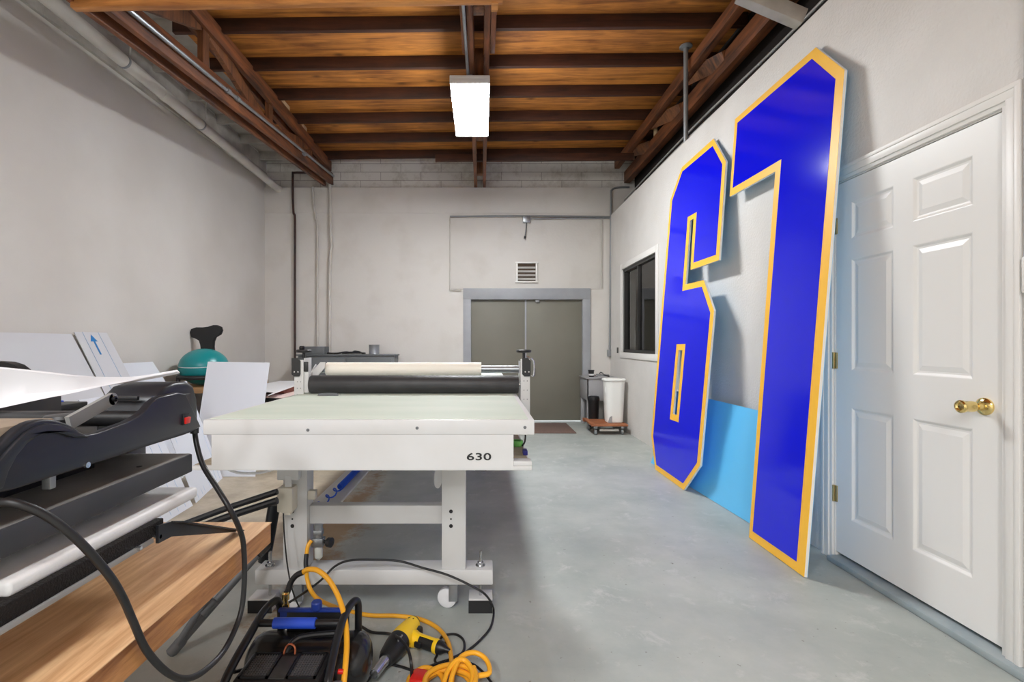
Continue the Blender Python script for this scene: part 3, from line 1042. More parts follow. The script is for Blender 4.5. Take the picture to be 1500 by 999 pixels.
def leg_set(y):
    mb = MB()
    mb.box(-1.005, 0.052, y - 0.01, y + 0.095, 0.128, 0.195, 0.006)
    mb.build('foot_beam', 'white_metal', t)
    for (a, b) in ((-0.882, -0.776), (-0.176, -0.07)):
        mb = MB()
        mb.box(a, b, y, y + 0.012, 0.195, 0.735, 0.002).box(b - 0.012, b, y + 0.012, y + 0.085, 0.195, 0.735, 0.002)
        mb.box(a, a + 0.012, y + 0.012, y + 0.085, 0.195, 0.735, 0.002).box(a, b, y + 0.06, y + 0.085, 0.65, 0.735)
        lg = mb.build('leg', 'white_metal', t)
        for (z, r) in ((0.452, 0.0085), (0.418, 0.004), (0.387, 0.0085)):
            MB().cyl(((a + b) / 2 - 0.012, y + 0.002, z), ((a + b) / 2 - 0.012, y - 0.001, z), r, seg=16).build('bolt_hole', 'black', lg)
    MB().box(-0.776, -0.176, y + 0.03, y + 0.085, 0.385, 0.468, 0.004).build('crossbar', 'white_metal', t)
    for x in (-0.855, -0.155):
        w = MB().lathe([(0.012, -0.016), (0.036, -0.016), (0.043, -0.012), (0.0445, 0), (0.043, 0.012), (0.036, 0.016), (0.012, 0.016)],
                       (x, y + 0.05, 0.0447), (0.25, 1, 0), 28).build('caster_wheel', 'white_board', t)
        MB().box(x + 0.008, x + 0.048, y + 0.024, y + 0.029, 0.036, 0.118, 0.002).box(x - 0.002, x + 0.038, y + 0.075, y + 0.080, 0.036, 0.118, 0.002).box(
            x - 0.02, x + 0.05, y + 0.012, y + 0.09, 0.115, 0.129, 0.002).build('caster_fork', 'galv', w)
    for x in (-0.955, -0.004):
        mb = MB()
        mb.cyl((x, y + 0.035, 0.06), (x, y + 0.035, 0.262), 0.007, seg=10)
        mb.lathe([(0.022, 0.195), (0.022, 0.199), (0.014, 0.200), (0.014, 0.212), (0.008, 0.213)], (x, y + 0.035, 0), (0, 0, 1), 12)
        mb.build('levelling_bolt', 'steel', t)
    for x in (-0.985, -0.003):
        mb = MB()
        mb.box(x - 0.053, x + 0.053, y + 0.0, y + 0.085, 0.012, 0.062, 0.002)
        mb.mi = 1
        mb.box(x - 0.054, x + 0.052, y - 0.004, y + 0.001, 0.0, 0.055)
        mb.mi = 0
        mb.box(x - 0.05, x + 0.05, y + 0.005, y + 0.08, 0.0, 0.013)
        mb.build('levelling_foot', ['white_metal', 'black'], t)


leg_set(2.158)
leg_set(4.56)
mb = MB()
for x in (-0.862, -0.10):
    mb.box(x - 0.02, x + 0.02, 2.24, 4.56, 0.67, 0.735, 0.003)
mb.build('side_rail', 'white_metal', t)
MB().box(-0.905, -0.755, 2.26, 4.56, 0.335, 0.35, 0.003).build('hose_tray', 'white_metal', t)
# fittings on the near left leg
mb = MB()
p0 = at(409, 712, 2.13)
p1 = at(432, 748, 2.13)
mb.box(p0.x, p1.x, 2.10, 2.17, p1.z, p0.z, 0.008)
mb.box(p0.x + 0.02, p1.x - 0.012, 2.108, 2.15, p1.z - 0.012, p1.z + 0.01, 0.003)
mb.build('control_box', 'beige', t)
MB().box(-0.895, -0.80, 2.12, 2.16, 0.60, 0.72, 0.006).box(-0.86, -0.83, 2.118, 2.13, 0.47, 0.62, 0.003).build('leg_bracket', 'white_metal', t)
p0 = at(450, 717, 2.19)
p1 = at(464, 730, 2.19)
MB().box(p0.x, p1.x, 2.17, 2.2, p1.z, p0.z, 0.003).build('socket_plate', 'beige', t)
MB().tube([(-0.99, 1.86, 0.735), (-0.97, 1.85, 0.722), (-0.92, 1.85, 0.705), (-0.84, 1.86, 0.705), (-0.77, 1.9, 0.72), (-0.66, 1.95, 0.73), (-0.5, 2.1, 0.72), (-0.12, 2.14, 0.71)],
          0.005, 8, 6).build('white_cable', 'white_board', t)
MB().lathe([(0.001, 0), (0.048, 0.001), (0.05, 0.006), (0.001, 0.008)], (-0.192, 2.13, 0.615), (1, -0.3, 0), 24).build('cover_disc', 'white_metal', t)
# air regulator below the crossbar
mb = MB()
rx, ry = -0.735, 2.19
mb.cyl((rx, ry, 0.29), (rx, ry, 0.385), 0.018, seg=14)
mb.box(rx - 0.028, rx + 0.026, ry - 0.022, ry + 0.02, 0.285, 0.325, 0.006)
mb.box(rx - 0.02, rx + 0.02, ry - 0.018, ry + 0.018, 0.335, 0.36, 0.004)
rg = mb.build('air_regulator', 'galv', t)
MB().lathe([(0.016, 0), (0.019, 0.01), (0.018, 0.05), (0.006, 0.062)], (rx, ry, 0.285), (0, 0, -1), 14).build('filter_bowl', 'clear', rg)
MB().lathe([(0.007, 0), (0.007, 0.02), (0.021, 0.022), (0.022, 0.04), (0.018, 0.042)], (rx + 0.024, ry, 0.305), (1, -0.35, 0), 18).build('pressure_gauge', 'black', rg)

# gantry, rollers, hand wheels
GY = 2.66
for (xa, xb, s) in ((-1.023, -0.944, -1), (0.215, 0.278, 1)):
    mb = MB()
    if s < 0:
        mb.box(xa, xa + 0.052, GY - 0.012, GY, 0.86, 1.11, 0.002)
        mb.box(xa + 0.052, xa + 0.060, GY - 0.005, GY + 0.09, 0.93, 1.12, 0.001)
        mb.box(xb - 0.018, xb, GY - 0.012, GY + 0.01, 0.93, 1.09, 0.002)
        mb.prism([(0, 0), (0.075, 0.085), (0.075, 0.115), (0.05, 0.115), (0, 0.06)], lambda u, v, d: Vector((xb - 0.006 + u, GY + 0.05 + d, 0.98 + v)), 0, 0.012)
    else:
        mb.box(xa, xb - 0.012, GY - 0.012, GY, 0.80, 1.115, 0.002)
        mb.box(xa, xa + 0.008, GY - 0.006, GY + 0.14, 0.80, 1.10, 0.001)
        mb.box(xb - 0.02, xb - 0.012, GY - 0.006, GY + 0.09, 0.80, 1.08, 0.001)
    ps = mb.build('gantry_post', 'white_metal', t)
    px0 = xa - 0.006 if s < 0 else xa + 0.012
    mb = MB()
    mb.prism([(0, 0.012), (0.012, 0), (0.04, 0), (0.046, 0.012), (0.046, 0.085), (0.03, 0.10), (0, 0.10)],
             (lambda u, v, d: Vector((px0 - 0.004 + u, GY - 0.013 - d, 1.02 + v))), 0, 0.008)
    if s < 0:
        mb.box(xa + 0.056, xa + 0.078, GY - 0.022, GY - 0.006, 1.045, 1.10, 0.004)
    mb.build('bearing_plate', 'black', ps)
    for dx in (0.012, 0.032):
        MB().cyl((px0 + dx, GY - 0.020, 1.045), (px0 + dx, GY - 0.024, 1.045), 0.0035, seg=8).build('plate_screw', 'steel', ps)
    mb = MB()
    for z in (0.955, 0.99, 0.92) if s < 0 else (0.995, 0.945, 0.895):
        for dx in (0.018, 0.036):
            mb.cyl((xa + dx, GY - 0.011, z), (xa + dx, GY - 0.0135, z), 0.0028, seg=8)
    mb.build('rivet', 'tube_grey', ps)
    cxw = (xa + xb) / 2 - (0.012 if s > 0 else -0.006)
    mb = MB()
    mb.lathe([(0.008, -0.03), (0.008, 0.0), (0.038, 0.002), (0.042, 0.008), (0.042, 0.014), (0.036, 0.018), (0.006, 0.018)], (cxw, GY + 0.01, 1.148), (0, 0, 1), 28)
    if s < 0:
        mb.lathe([(0.014, 0), (0.016, 0.01), (0.012, 0.02)], (cxw - 0.01, GY + 0.01, 1.166), (0, 0, 1), 14)
    mb.build('hand_wheel', 'black', t)
    if s > 0:
        MB().tube([(cxw + 0.01, GY - 0.01, 1.13), (cxw + 0.05, GY - 0.012, 1.105), (cxw + 0.052, GY - 0.012, 1.03), (cxw + 0.04, GY - 0.012, 1.025)], 0.0045, 8, 3).build('crank_lever', 'steel', t)
MB().lathe([(0.02, 0), (0.046, 0.001), (0.05, 0.008), (0.05, 1.142), (0.048, 1.149), (0.02, 1.15)], (-0.944, GY + 0.02, TZ + 0.0535), (1, 0, 0), 40).build('pressure_roller', 'roller', t)
MB().cyl((-0.985, GY + 0.02, TZ + 0.0535), (0.235, GY + 0.02, TZ + 0.0535), 0.011, seg=14).build('roller_shaft', 'steel', t)
MB().cyl((-0.945, 2.78, 1.052), (0.218, 2.78, 1.052), 0.021, seg=20).build('media_shaft', 'galv', t)
# arms carrying the media shaft
mb = MB()
mb.bar((-0.948, GY + 0.02, 1.0), (-0.948, 2.79, 1.06), 0.006, 0.05).bar((0.221, GY, 1.02), (0.221, 2.79, 1.055), 0.006, 0.05)
mb.build('shaft_arm', 'white_metal', t)
tag(MB().lathe([(0.023, 0), (0.036, 0.0), (0.040, 0.004), (0.040, 0.882), (0.039, 0.886), (0.023, 0.886)], (-0.886, 2.78, 1.052), (1, 0, 0), 36).build('paper_roll', 'paper'),
    'cream paper roll on the bar behind the black roller', 'paper roll')
# things on / in the table
p = at(482, 575, 2.575)
t2 = thing('utility_knife', 'dark grey utility knife lying on the pale green table top by the roller', 'knife', (p.x, 2.56, TZ + 0.003))
MB().prism([(-0.055, 0.0), (-0.05, 0.011), (-0.01, 0.014), (0.045, 0.012), (0.052, 0.004), (0.05, 0)], lambda u, v, d: Vector((p.x + u, 2.555 + d, TZ + 0.0035 + v)), 0, 0.022).build('handle', 'tube_grey', t2)
MB().box(p.x + 0.045, p.x + 0.066, 2.562, 2.57, TZ + 0.006, TZ + 0.009).build('blade', 'steel', t2)
p = at(759, 651, 1.97)
tag(MB().lathe([(0.017, 0), (0.026, 0.001), (0.027, 0.003), (0.027, 0.022), (0.026, 0.024), (0.017, 0.0245)], (0.155, 2.12, 0.752), (0, 0, 1), 24, caps=False).build('tape_roll', 'tape_green'),
    'green roll of tape on the tray at the right end of the white table', 'tape')
tag(MB().box(0.168, 0.186, 1.94, 1.985, 0.7515, 0.770, 0.002).build('small_box', 'blue_dark'),
    'small dark blue box on the tray edge beside the green tape', 'box')
tag(MB().tube([(0.178, 2.10, 0.757), (0.190, 2.12, 0.77), (0.194, 2.13, 0.80), (0.186, 2.14, 0.84), (0.172, 2.14, 0.862)], 0.004, 8, 5).build('short_cable', 'cable'),
    'short black cable curving behind the green tape roll', 'cable')
# blue coil hose on the tray under the table
t2 = thing('coil_hose', 'blue coiled air hose lying on the white tray under the table', 'hose', (-0.82, 3.0, 0.35))
pts = []
for i in range(60 * 10):
    a = i / 10 * 2 * PI
    f = i / 600
    pts.append((-0.815 + 0.016 * math.cos(a), 2.80 + 0.9 * f, 0.371 + 0.016 * math.sin(a)))
MB().tube(pts, 0.0042, 6, 1).build('coil', 'blue_plastic', t2)
pts = []
for i in range(31):
    a = i / 10 * 2 * PI
    f = i / 30
    pts.append((-0.815 - 0.015 * (1 - f) + 0.018 * math.cos(a), 2.45 + 0.35 * f, 0.372 + 0.016 * math.sin(a)))
MB().tube(pts, 0.0042, 6, 1).build('stretched_end', 'blue_plastic', t2)
pts = [(-0.80 + 0.03 * math.cos(i / 8 * 2 * PI), 3.9 + 0.002 * i, 0.386 + 0.03 * math.sin(i / 8 * 2 * PI)) for i in range(80)]
tag(MB().tube(pts, 0.005, 6, 1).build('hose_bundle', 'blue_plastic'), 'small bundle of blue hose further back on the same white tray', 'hose')

# ------------------------------------------------------------------ wooden bench in front, left
t = thing('wood_bench', 'thick wood-grain laminate bench in the left foreground carrying the heat press', 'bench', (-1.0, 0.7, 0))
BX1, BY1 = -0.562, 1.30
mb = MB()
mb.box(-1.55, BX1 - 0.002, -0.1, BY1 - 0.002, 0.667, 0.719)
mb.build('bench_core', 'laminate_edge', t)
MB().box(-1.55, BX1, -0.1, BY1, 0.7185, 0.721, 0.0008).build('bench_surface', 'laminate', t)
for (x, y) in ((-0.85, 0.05), (-1.45, 0.05), (-1.45, 1.1), (-0.95, 1.1)):
    MB().cyl((x, y, 0), (x, y, 0.668), 0.016, seg=12).lathe([(0.02, 0), (0.02, 0.03)], (x, y, 0), (0, 0, 1), 12).build('leg', 'tube_grey', t)

# ------------------------------------------------------------------ heat press
t = thing('heat_press', 'black moulded heat press machine with red switch standing on the wooden bench', 'heat press', (-0.85, 0.85, 0.721))
HX = -0.655


def yz(px, py, X=HX):
    p = at_x(px, py, X)
    return (p.y, p.z)


side = [(295, 625), (273, 577), (262, 575), (232, 582), (222, 590), (213, 601), (202, 610), (187, 618), (160, 628), (143, 634), (127, 637), (118, 632), (110, 626), (98, 620),
        (87, 616.5), (76, 614.5), (66, 614), (55, 615.5), (43, 619.5), (30, 627), (17, 638), (0, 655), (-60, 715), (-60, 742), (0, 722), (20, 718), (282, 633)]
sd = [yz(*p) for p in side]
side_fn = lambda u, v, d: Vector((HX + d, u, v))
mb = MB()
mb.prism(sd, side_fn, -0.014, 0.0)
es = [e for e in mb.bm.edges if all(abs(v.co.x - HX) < 1e-5 for v in e.verts) and e.is_manifold and len({round(f.normal.x, 2) for f in e.link_faces}) > 1]
bmesh.ops.bevel(mb.bm, geom=es, offset=0.004, segments=3, affect='EDGES', profile=0.5)
mb.build('side_panel', 'press_black', t)
# moulded arch rib standing proud of the side panel
arch = [(127, 641), (116, 636), (104, 629), (87, 622), (66, 620), (48, 625), (33, 634), (18, 648), (0, 668), (-40, 712), (-40, 730), (0, 715), (8, 690), (20, 668), (35, 650), (50, 640), (66, 634), (84, 635), (104, 641)]
mb = MB()
mb.prism([yz(*q) for q in arch], side_fn, -0.001, 0.006)
es = [e for e in mb.bm.edges if all(abs(v.co.x - HX - 0.006) < 1e-5 for v in e.verts) and len({round(f.normal.x, 2) for f in e.link_faces}) > 1]
bmesh.ops.bevel(mb.bm, geom=es, offset=0.003, segments=2, affect='EDGES', profile=0.5)
mb.build('arch_rib', 'press_black', t)
# inner wall, far panel and floor of the open channel
yA, yB_ = yz(-60, 742)[0], yz(282, 633)[0]
mb = MB()
mb.box(-1.06, HX - 0.012, 0.55, yB_ - 0.005, 0.995, 1.012)
mb.build('head_floor', 'press_inner', t)
far = [(0.70, 1.0), (1.15, 1.0), (1.20, 1.03), (1.20, 1.07), (1.06, 1.075), (0.98, 1.06), (0.86, 1.035), (0.70, 1.03)]
MB().prism(far, lambda u, v, d: Vector((-1.04 + d, u, v)), -0.015, 0.0).build('far_side_panel', 'press_inner', t)
# rear housing with a rounded hump
mb = MB()
hump = [(0.995, 1.02), (1.0, 1.05), (1.012, 1.088), (1.04, 1.108), (1.075, 1.114), (1.115, 1.112), (1.14, 1.102), (1.155, 1.07), (1.16, 1.0), (0.995, 1.0)]
mb.prism(hump, lambda u, v, d: Vector((-0.675 + d, u, v)), -0.12, 0.0)
es = [e for e in mb.bm.edges if len(e.link_faces) == 2 and e.calc_face_angle(0) > 0.6 and max(v.co.z for v in e.verts) > 1.03]
bmesh.ops.bevel(mb.bm, geom=es, offset=0.010, segments=3, affect='EDGES', profile=0.5)
mb.build('rear_housing', 'press_black', t)
mb = MB()
mb.prism([(0.93, 1.018), (0.98, 1.028), (1.02, 1.05), (1.05, 1.078), (1.075, 1.086), (1.10, 1.086), (1.10, 1.018)], lambda u, v, d: Vector((-0.685 + d, u, v)), -0.02, 0.026)
mb.build('inner_fairing', 'press_inner', t)
MB().box(-0.775, -0.705, 0.993, 1.001, 1.083, 1.092, 0.002).build('vent_slot', 'black', t)
# cross shaft, lever arm, pressure knob
MB().cyl((-1.03, 1.0, 1.045), (-0.705, 1.0, 1.045), 0.016, seg=16).build('cross_shaft', 'black', t)
A = Vector((-0.725, *yz(163.5, 584.5, -0.725)))
B = Vector((-0.725, *yz(100, 620, -0.725)))
mb = MB()
dirv = (B - A).normalized()
mb.bar(A, B, 0.008, 0.0235, up=(0, -dirv.z, dirv.y))
mb.cyl(A + Vector((-0.004, 0, 0)), A + Vector((0.004, 0, 0)), 0.0117, seg=24)
la = mb.build('lever_arm', 'silver', t)
MB().lathe([(0.0055, 0.003), (0.0055, 0.0085), (0.0025, 0.009), (0.0025, 0.006)], A, (1, 0, 0), 18).build('lever_bolt', 'black', la)
MB().lathe([(0.012, -0.02), (0.012, 0), (0.03, 0.004), (0.032, 0.012), (0.03, 0.018), (0.01, 0.02)], (-0.80, 0.93, 1.045), (0, 0, 1), 26).build('pressure_knob', 'black', t)
MB().box(-1.04, HX - 0.014, 0.56, 0.76, 1.02, 1.083, 0.003).build('top_board', 'dust_wood', t, label='dusty tan top board')
# switch
p = yz(272, 613.5)
sw = MB().box(HX - 0.002, HX + 0.003, p[0] - 0.012, p[0] + 0.010, p[1] - 0.0125, p[1] + 0.0125, 0.001).build('switch_bezel', 'black', t)
MB().obox((HX + 0.004, p[0] - 0.001, p[1] - 0.003), (0.006, 0.017, 0.014), (0, 0.18, 0), 0.001).build('power_switch', 'red', sw, label='red rocker switch')
p = yz(127, 681)
MB().cyl((HX - 0.002, p[0], p[1]), (HX + 0.003, p[0], p[1]), 0.005, seg=10).build('side_screw', 'steel', t)
# upper platen
mb = MB()
mxp = Matrix.Translation((0, 1.10, 0.93)) @ Matrix.Rotation(math.radians(0.6), 4, 'X')
mb.box(-1.05, HX, -0.82, 0.0, -0.021, 0.020, 0.003, mxp)
pl = mb.build('upper_platen', 'platen', t)
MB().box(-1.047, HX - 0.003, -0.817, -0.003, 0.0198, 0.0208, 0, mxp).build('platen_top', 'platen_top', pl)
MB().cyl((-0.695, 0.985, 0.9485), (-0.695, 0.985, 0.9503), 0.005, seg=14).build('platen_hole', 'black', pl)
MB().box(-0.98, -0.78, 0.45, 0.98, 0.945, 0.997, 0.004).build('head_mount', 'black', t)
for y in (0.76, 0.62):
    MB().box(HX - 0.03, HX - 0.016, y - 0.006, y + 0.006, 0.972, 0.995, 0.002).build('mount_lug', 'galv_dull', t)
# lower platen with its white pad, base frame, feet
MB().box(-1.05, -0.645, 0.662, 1.105, 0.850, 0.874, 0.007, seg=3).build('lower_pad', 'pad', t, label='white foil-edged pad')
mb = MB()
mb.box(-1.04, -0.632, 0.40, 0.965, 0.826, 0.853, 0.002)
fr = mb.build('base_frame', 'base_tex', t)
MB().box(-1.04, -0.628, 0.40, 0.93, 0.818, 0.8265, 0.001).build('base_strip', 'silver', fr)
for (px, py) in ((228, 786), (199, 803)):
    q = yz(px, py, -0.632)
    MB().cyl((-0.634, q[0], q[1]), (-0.622, q[0], q[1]), 0.004, seg=10).build('frame_bolt', 'steel', fr)
mb = MB()
q = [yz(234, 770, -0.62), yz(253, 764, -0.62), yz(270, 765, -0.62), yz(347, 777, -0.62), yz(347, 780.5, -0.62), yz(253, 786, -0.62), yz(234, 796, -0.62)]
q = [(u, max(v, 0.7215)) for u, v in q]
mb.prism(q, lambda u, v, d: Vector((-0.622 + d, u, v)), -0.006, 0.0)
mb.bar((-0.612, q[1][0], q[1][1]), (-0.612, q[3][0], q[3][1]), 0.022, 0.003)
mb.build('foot_bracket', 'tube_black', t)
for (x, y) in ((-1.02, 0.98), (-1.02, 0.48), (-0.66, 0.42)):
    MB().box(x - 0.012, x + 0.012, y - 0.02, y + 0.02, 0.7212, 0.828, 0.003).build('foot', 'tube_black', t)
MB().box(-1.04, -0.80, 1.10, 1.16, 0.74, 1.02, 0.006).build('rear_column', 'platen', t)
MB().box(-1.03, -0.80, 0.95, 1.16, 0.7212, 0.745, 0.004).build('column_foot', 'platen', t)
# power cord
CXP = -0.548
cord = [at_x(285, 632, -0.668), at_x(289, 655, -0.655), at_x(298, 683, -0.63), at_x(318, 715, -0.585)] + [at_x(px, py, CXP) for px, py in (
    (338, 748), (352, 778), (357, 802), (358, 850), (352, 900), (330, 950), (300, 982), (272, 994), (245, 985), (215, 953), (195, 910), (180, 876))]
cord += [at_x(160, 843, -0.549), at_x(120, 797, -0.56), at_x(75, 760, -0.58), at_x(35, 741, -0.60), at_x(0, 736, -0.62), at_x(-60, 745, -0.64)]
MB().cyl(cord[0] + Vector((0, 0, 0.02)), cord[0] + Vector((0, 0, -0.004)), 0.009, seg=12).build('strain_relief', 'black', t)
tag(MB().tube(cord, 0.0058, 12, 8).build('power_cord', 'cable'), 'thick black power cord looping from the heat press down over the bench edge', 'cord')

# curled white sheet lying on the press
lo_ = [(-90, 618, 0.93), (0, 598, 0.99), (60, 585, 1.03), (110, 575, 1.07), (150, 566, 1.12), (200, 556.5, 1.20), (257, 546, 1.36)]
hi_ = [(-90, 533, 0.935), (0, 540, 1.0), (60, 546, 1.045), (110, 551.5, 1.09), (150, 553.8, 1.145), (200, 552.5, 1.225), (257, 543, 1.39)]


def cr(L_, n=6):
    P = [at(*q) for q in L_]
    out = []
    for i in range(len(P) - 1):
        p1, p2 = P[i], P[i + 1]
        p0 = P[i - 1] if i else p1 * 2 - p2
        p3 = P[i + 2] if i + 2 < len(P) else p2 * 2 - p1
        for k in range(n):
            s = k / n
            out.append(0.5 * ((2 * p1) + (p2 - p0) * s + (2 * p0 - 5 * p1 + 4 * p2 - p3) * s * s + (3 * p1 - p0 - 3 * p2 + p3) * s ** 3))
    out.append(P[-1])
    return out


l, h = cr(lo_), cr(hi_)
grid = [l, [a.lerp(b, 0.35) + Vector((0, 0.012, -0.006)) for a, b in zip(l, h)], [a.lerp(b, 0.7) + Vector((0, 0.010, -0.005)) for a, b in zip(l, h)], h]
mb = MB()
mb.slab(grid, 0.008, (0, 0.95, 0.3))
tag(mb.build('curled_sheet', 'white_board'), 'curled white plastic sheet lying over the top of the heat press', 'sheet')

# ------------------------------------------------------------------ folded black stand between bench and table
t = thing('folding_stand', 'black tubular folding stand with grey splayed foot between bench and white table', 'stand', (-1.0, 1.95, 0))
mb = MB()
Ft = at_z(256, 950, 0.018)
K1 = at(376, 813, 2.09)
mb.tube([Ft, Ft.lerp(K1, 0.5), K1], 0.017, 12, 1)
mb.build('leg', 'tube_grey', t)
K2 = at(330, 826, 1.92)
MB().tube([Ft + Vector((0.012, 0, 0.02)), at(303, 878, 1.915), K2], 0.013, 12, 1).build('leg', 'tube_grey', t)
MB().lathe([(0.012, -0.025), (0.021, -0.02), (0.022, 0.03), (0.019, 0.04)], Ft, K1 - Ft, 14).build('foot_cap', 'tube_grey', t)
c1 = at(304, 888, 1.93)
MB().cyl(c1 - (K1 - Ft).normalized() * 0.03, c1 + (K1 - Ft).normalized() * 0.03, 0.022, seg=14).build('collar', 'tube_grey', t)
MB().tube([at(387, 822, 2.31), at(395, 780, 2.31), at(402, 738, 2.31)], 0.028, 14, 1).build('upright', 'tube_black', t)
MB().tube([K1, at(390, 800, 2.29)], 0.022, 12, 1).build('knuckle', 'tube_black', t)
for (dy, r) in ((0, 0.013), (13, 0.015)):
    MB().tube([at(406, 720 + dy, 2.03), at(330, 745 + dy, 2.03), at(250, 775 + dy, 2.03), at(150, 812 + dy, 2.03)], r, 10, 1).build('crossbar', 'tube_black', t)
e = at(150, 818, 2.03)
MB().tube([(e.x, e.y, 0.0), (e.x, e.y, e.z + 0.03)], 0.017, 12, 1).build('leg', 'tube_grey', t)

# ------------------------------------------------------------------ sheets and chairs at the left back


def sheet(name, corners, m, lab, nrm, cat='sheet', thick=0.006, group=None):
    """corners: bottom-near, bottom-far, top-far, top-near"""
    a, b, c, d = (Vector(p) for p in corners)
    mb = MB()
    mb.slab([[a, b], [d, c]], thick, nrm)
    return tag(mb.build(name, m, smooth=False), lab, cat, group)


def xw(z, base=-2.64, top=-3.27, zt_=1.27):
    return base + (top - base) * z / zt_


# big grey-white board on the wall
sheet('large_board', [(-2.62, 3.08, 0.002), (-2.62, 3.90, 0.002), (-3.262, 3.86, 1.275), (-3.262, 3.08, 1.275)], 'grey_board',
      'large grey-white board leaning on the left wall behind the curled sheet', (-0.9, 0, -0.42))
t = thing('marked_board', 'white board with printed blue arrow leaning on the left wall', 'board', (-2.9, 4.05, 0))
cs = [Vector(p) for p in ((-2.66, 3.93, 0.002), (-2.66, 4.33, 0.002), (-3.275, 4.24, 1.293), (-3.275, 3.90, 1.293))]
mb = MB()
mb.slab([[cs[0], cs[1]], [cs[3], cs[2]]], 0.006, (-0.9, 0, -0.42))
mb.build('board', 'grey_board', t, smooth=False)


def on_board(u, v, d=0.0):
    a = cs[0].lerp(cs[1], u)
    b = cs[3].lerp(cs[2], u)
    return a.lerp(b, v) + Vector((0.9, 0, 0.42)) * (0.0012 + d)


MB().prism([(0.42, 0.855), (0.47, 0.855), (0.47, 0.94), (0.55, 0.94), (0.445, 0.985), (0.34, 0.94), (0.42, 0.94)], lambda u, v, d: on_board(u, v, d), 0, 0.001).build('printed_arrow', 'blue_ink', t, label='blue arrow')
for u in (0.22, 0.70):
    MB().prism([(u, 0.0), (u + 0.015, 0.0), (u + 0.015, 1.0), (u, 1.0)], lambda a, b, d: on_board(a, b, d), 0, 0.0008).build('printed_line', mat('pale_blue_line', rgb(150, 178, 204), 0.5), t)
sheet('small_board', [(-2.68, 4.35, 0.002), (-2.68, 4.92, 0.002), (-3.24, 4.78, 1.02), (-3.24, 4.35, 1.02)], 'white_board_b',
      'lower white board leaning on the left wall right of the arrow board', (-0.9, 0, -0.42))
# striped sheets standing before the work bench
t = thing('film_sheet', 'white sheet with faint blue streaks leaning, right of the dark gap', 'sheet', (-2.4, 4.0, 0))
cs = [Vector(p) for p in ((-2.14, 3.64, 0.002), (-2.30, 4.31, 0.002), (-2.62, 4.31, 0.865), (-2.50, 3.66, 0.865))]
mb = MB()
mb.slab([[cs[0], cs[1]], [cs[3], cs[2]]], 0.005, (-0.9, 0, -0.42))
mb.build('sheet', 'white_board_b', t, smooth=False)
mb = MB()
for u in (0.1, 0.24, 0.33, 0.52, 0.61, 0.78, 0.9):
    mb.prism([(u, 0.02), (u + 0.006, 0.02), (u + 0.006, 0.97), (u, 0.97)], lambda a, b, d: on_board(a, b, d), 0, 0.0006)
mb.build('blue_streaks', mat('pale_streak', rgb(176, 200, 228), 0.5), t)
t = thing('film_sheet', 'white sheet with faint blue streaks leaning, left of the dark gap', 'sheet', (-2.3, 3.3, 0))
cs = [Vector(p) for p in ((-2.10, 3.0, 0.002), (-2.13, 3.58, 0.002), (-2.52, 3.60, 0.85), (-2.49, 3.0, 0.85))]
mb = MB()
mb.slab([[cs[0], cs[1]], [cs[3], cs[2]]], 0.005, (-0.9, 0, -0.42))
mb.build('sheet', 'white_board_b', t, smooth=False)
mb = MB()
for u in (0.15, 0.38, 0.55, 0.7, 0.86):
    mb.prism([(u, 0.02), (u + 0.006, 0.02), (u + 0.006, 0.97), (u, 0.97)], lambda a, b, d: on_board(a, b, d), 0, 0.0006)
mb.build('blue_streaks', mat('pale_streak_b', rgb(176, 200, 228), 0.5), t)
sheet('upright_board', [(-2.62, 4.36, 0.002), (-2.035, 4.36, 0.002), (-2.14, 4.90, 1.007), (-2.765, 4.90, 1.015)], 'white_board_b',
      'white rectangular board facing forward between the teal ball and the table', (0, 0.86, -0.5), 'board')

# work bench holding the ball chair
t = thing('work_bench', 'rough wooden work bench by the left wall under the teal ball chair', 'bench', (-2.9, 5.5, 0))
MB().box(-3.29, -2.70, 4.98, 6.15, 0.685, 0.745, 0.004).build('bench_top', 'bench_wood', t)
for (x, y) in ((-3.22, 5.06), (-2.78, 5.06), (-3.22, 6.07), (-2.78, 6.07)):
    MB().box(x - 0.045, x + 0.045, y - 0.045, y + 0.045, 0, 0.686).build('leg', 'bench_wood', t)
MB().box(-3.26, -2.73, 6.06, 6.09, 0.05, 0.68).build('back_panel', 'dark', t)
t = thing('ball_chair', 'teal exercise ball chair with black backrest on the work bench', 'chair', (-3.0, 5.3, 0.745))
bc = Vector((-2.985, 5.22, 0.948))
prof = [(0.228 * math.sin(PI * i / 28) * 1.06, -0.228 * math.cos(PI * i / 28) * 0.86) for i in range(29)]
MB().lathe(prof, bc + Vector((0, 0, 0.0)), (0, 0, 1), 40, caps=False).build('ball', 'teal', t)
MB().tube([bc + Vector((0.241 * math.cos(a), 0.241 * math.sin(a), 0.02 + 0.02 * math.sin(a))) for a in [2 * PI * i / 40 for i in range(40)]], 0.0035, 6, 1, closed=True).build('seam_line', 'white_mark', t)
mb = MB()
mb.tube([bc + Vector((0.235 * math.cos(a), 0.235 * math.sin(a), -0.105)) for a in [2 * PI * i / 32 for i in range(32)]], 0.024, 10, 1, closed=True)
for a in (0.8, 2.35, 3.9, 5.5):
    mb.tube([bc + Vector((0.235 * math.cos(a), 0.235 * math.sin(a), -0.10)), Vector((bc.x + 0.25 * math.cos(a), bc.y + 0.25 * math.sin(a), 0.765))], 0.02, 10, 1)
mb.build('base_ring', 'black', t)
# T-shaped moulded backrest
by = 5.52


def brest(px, py):
    p = at(px, py, by)
    return (p.x, p.z)


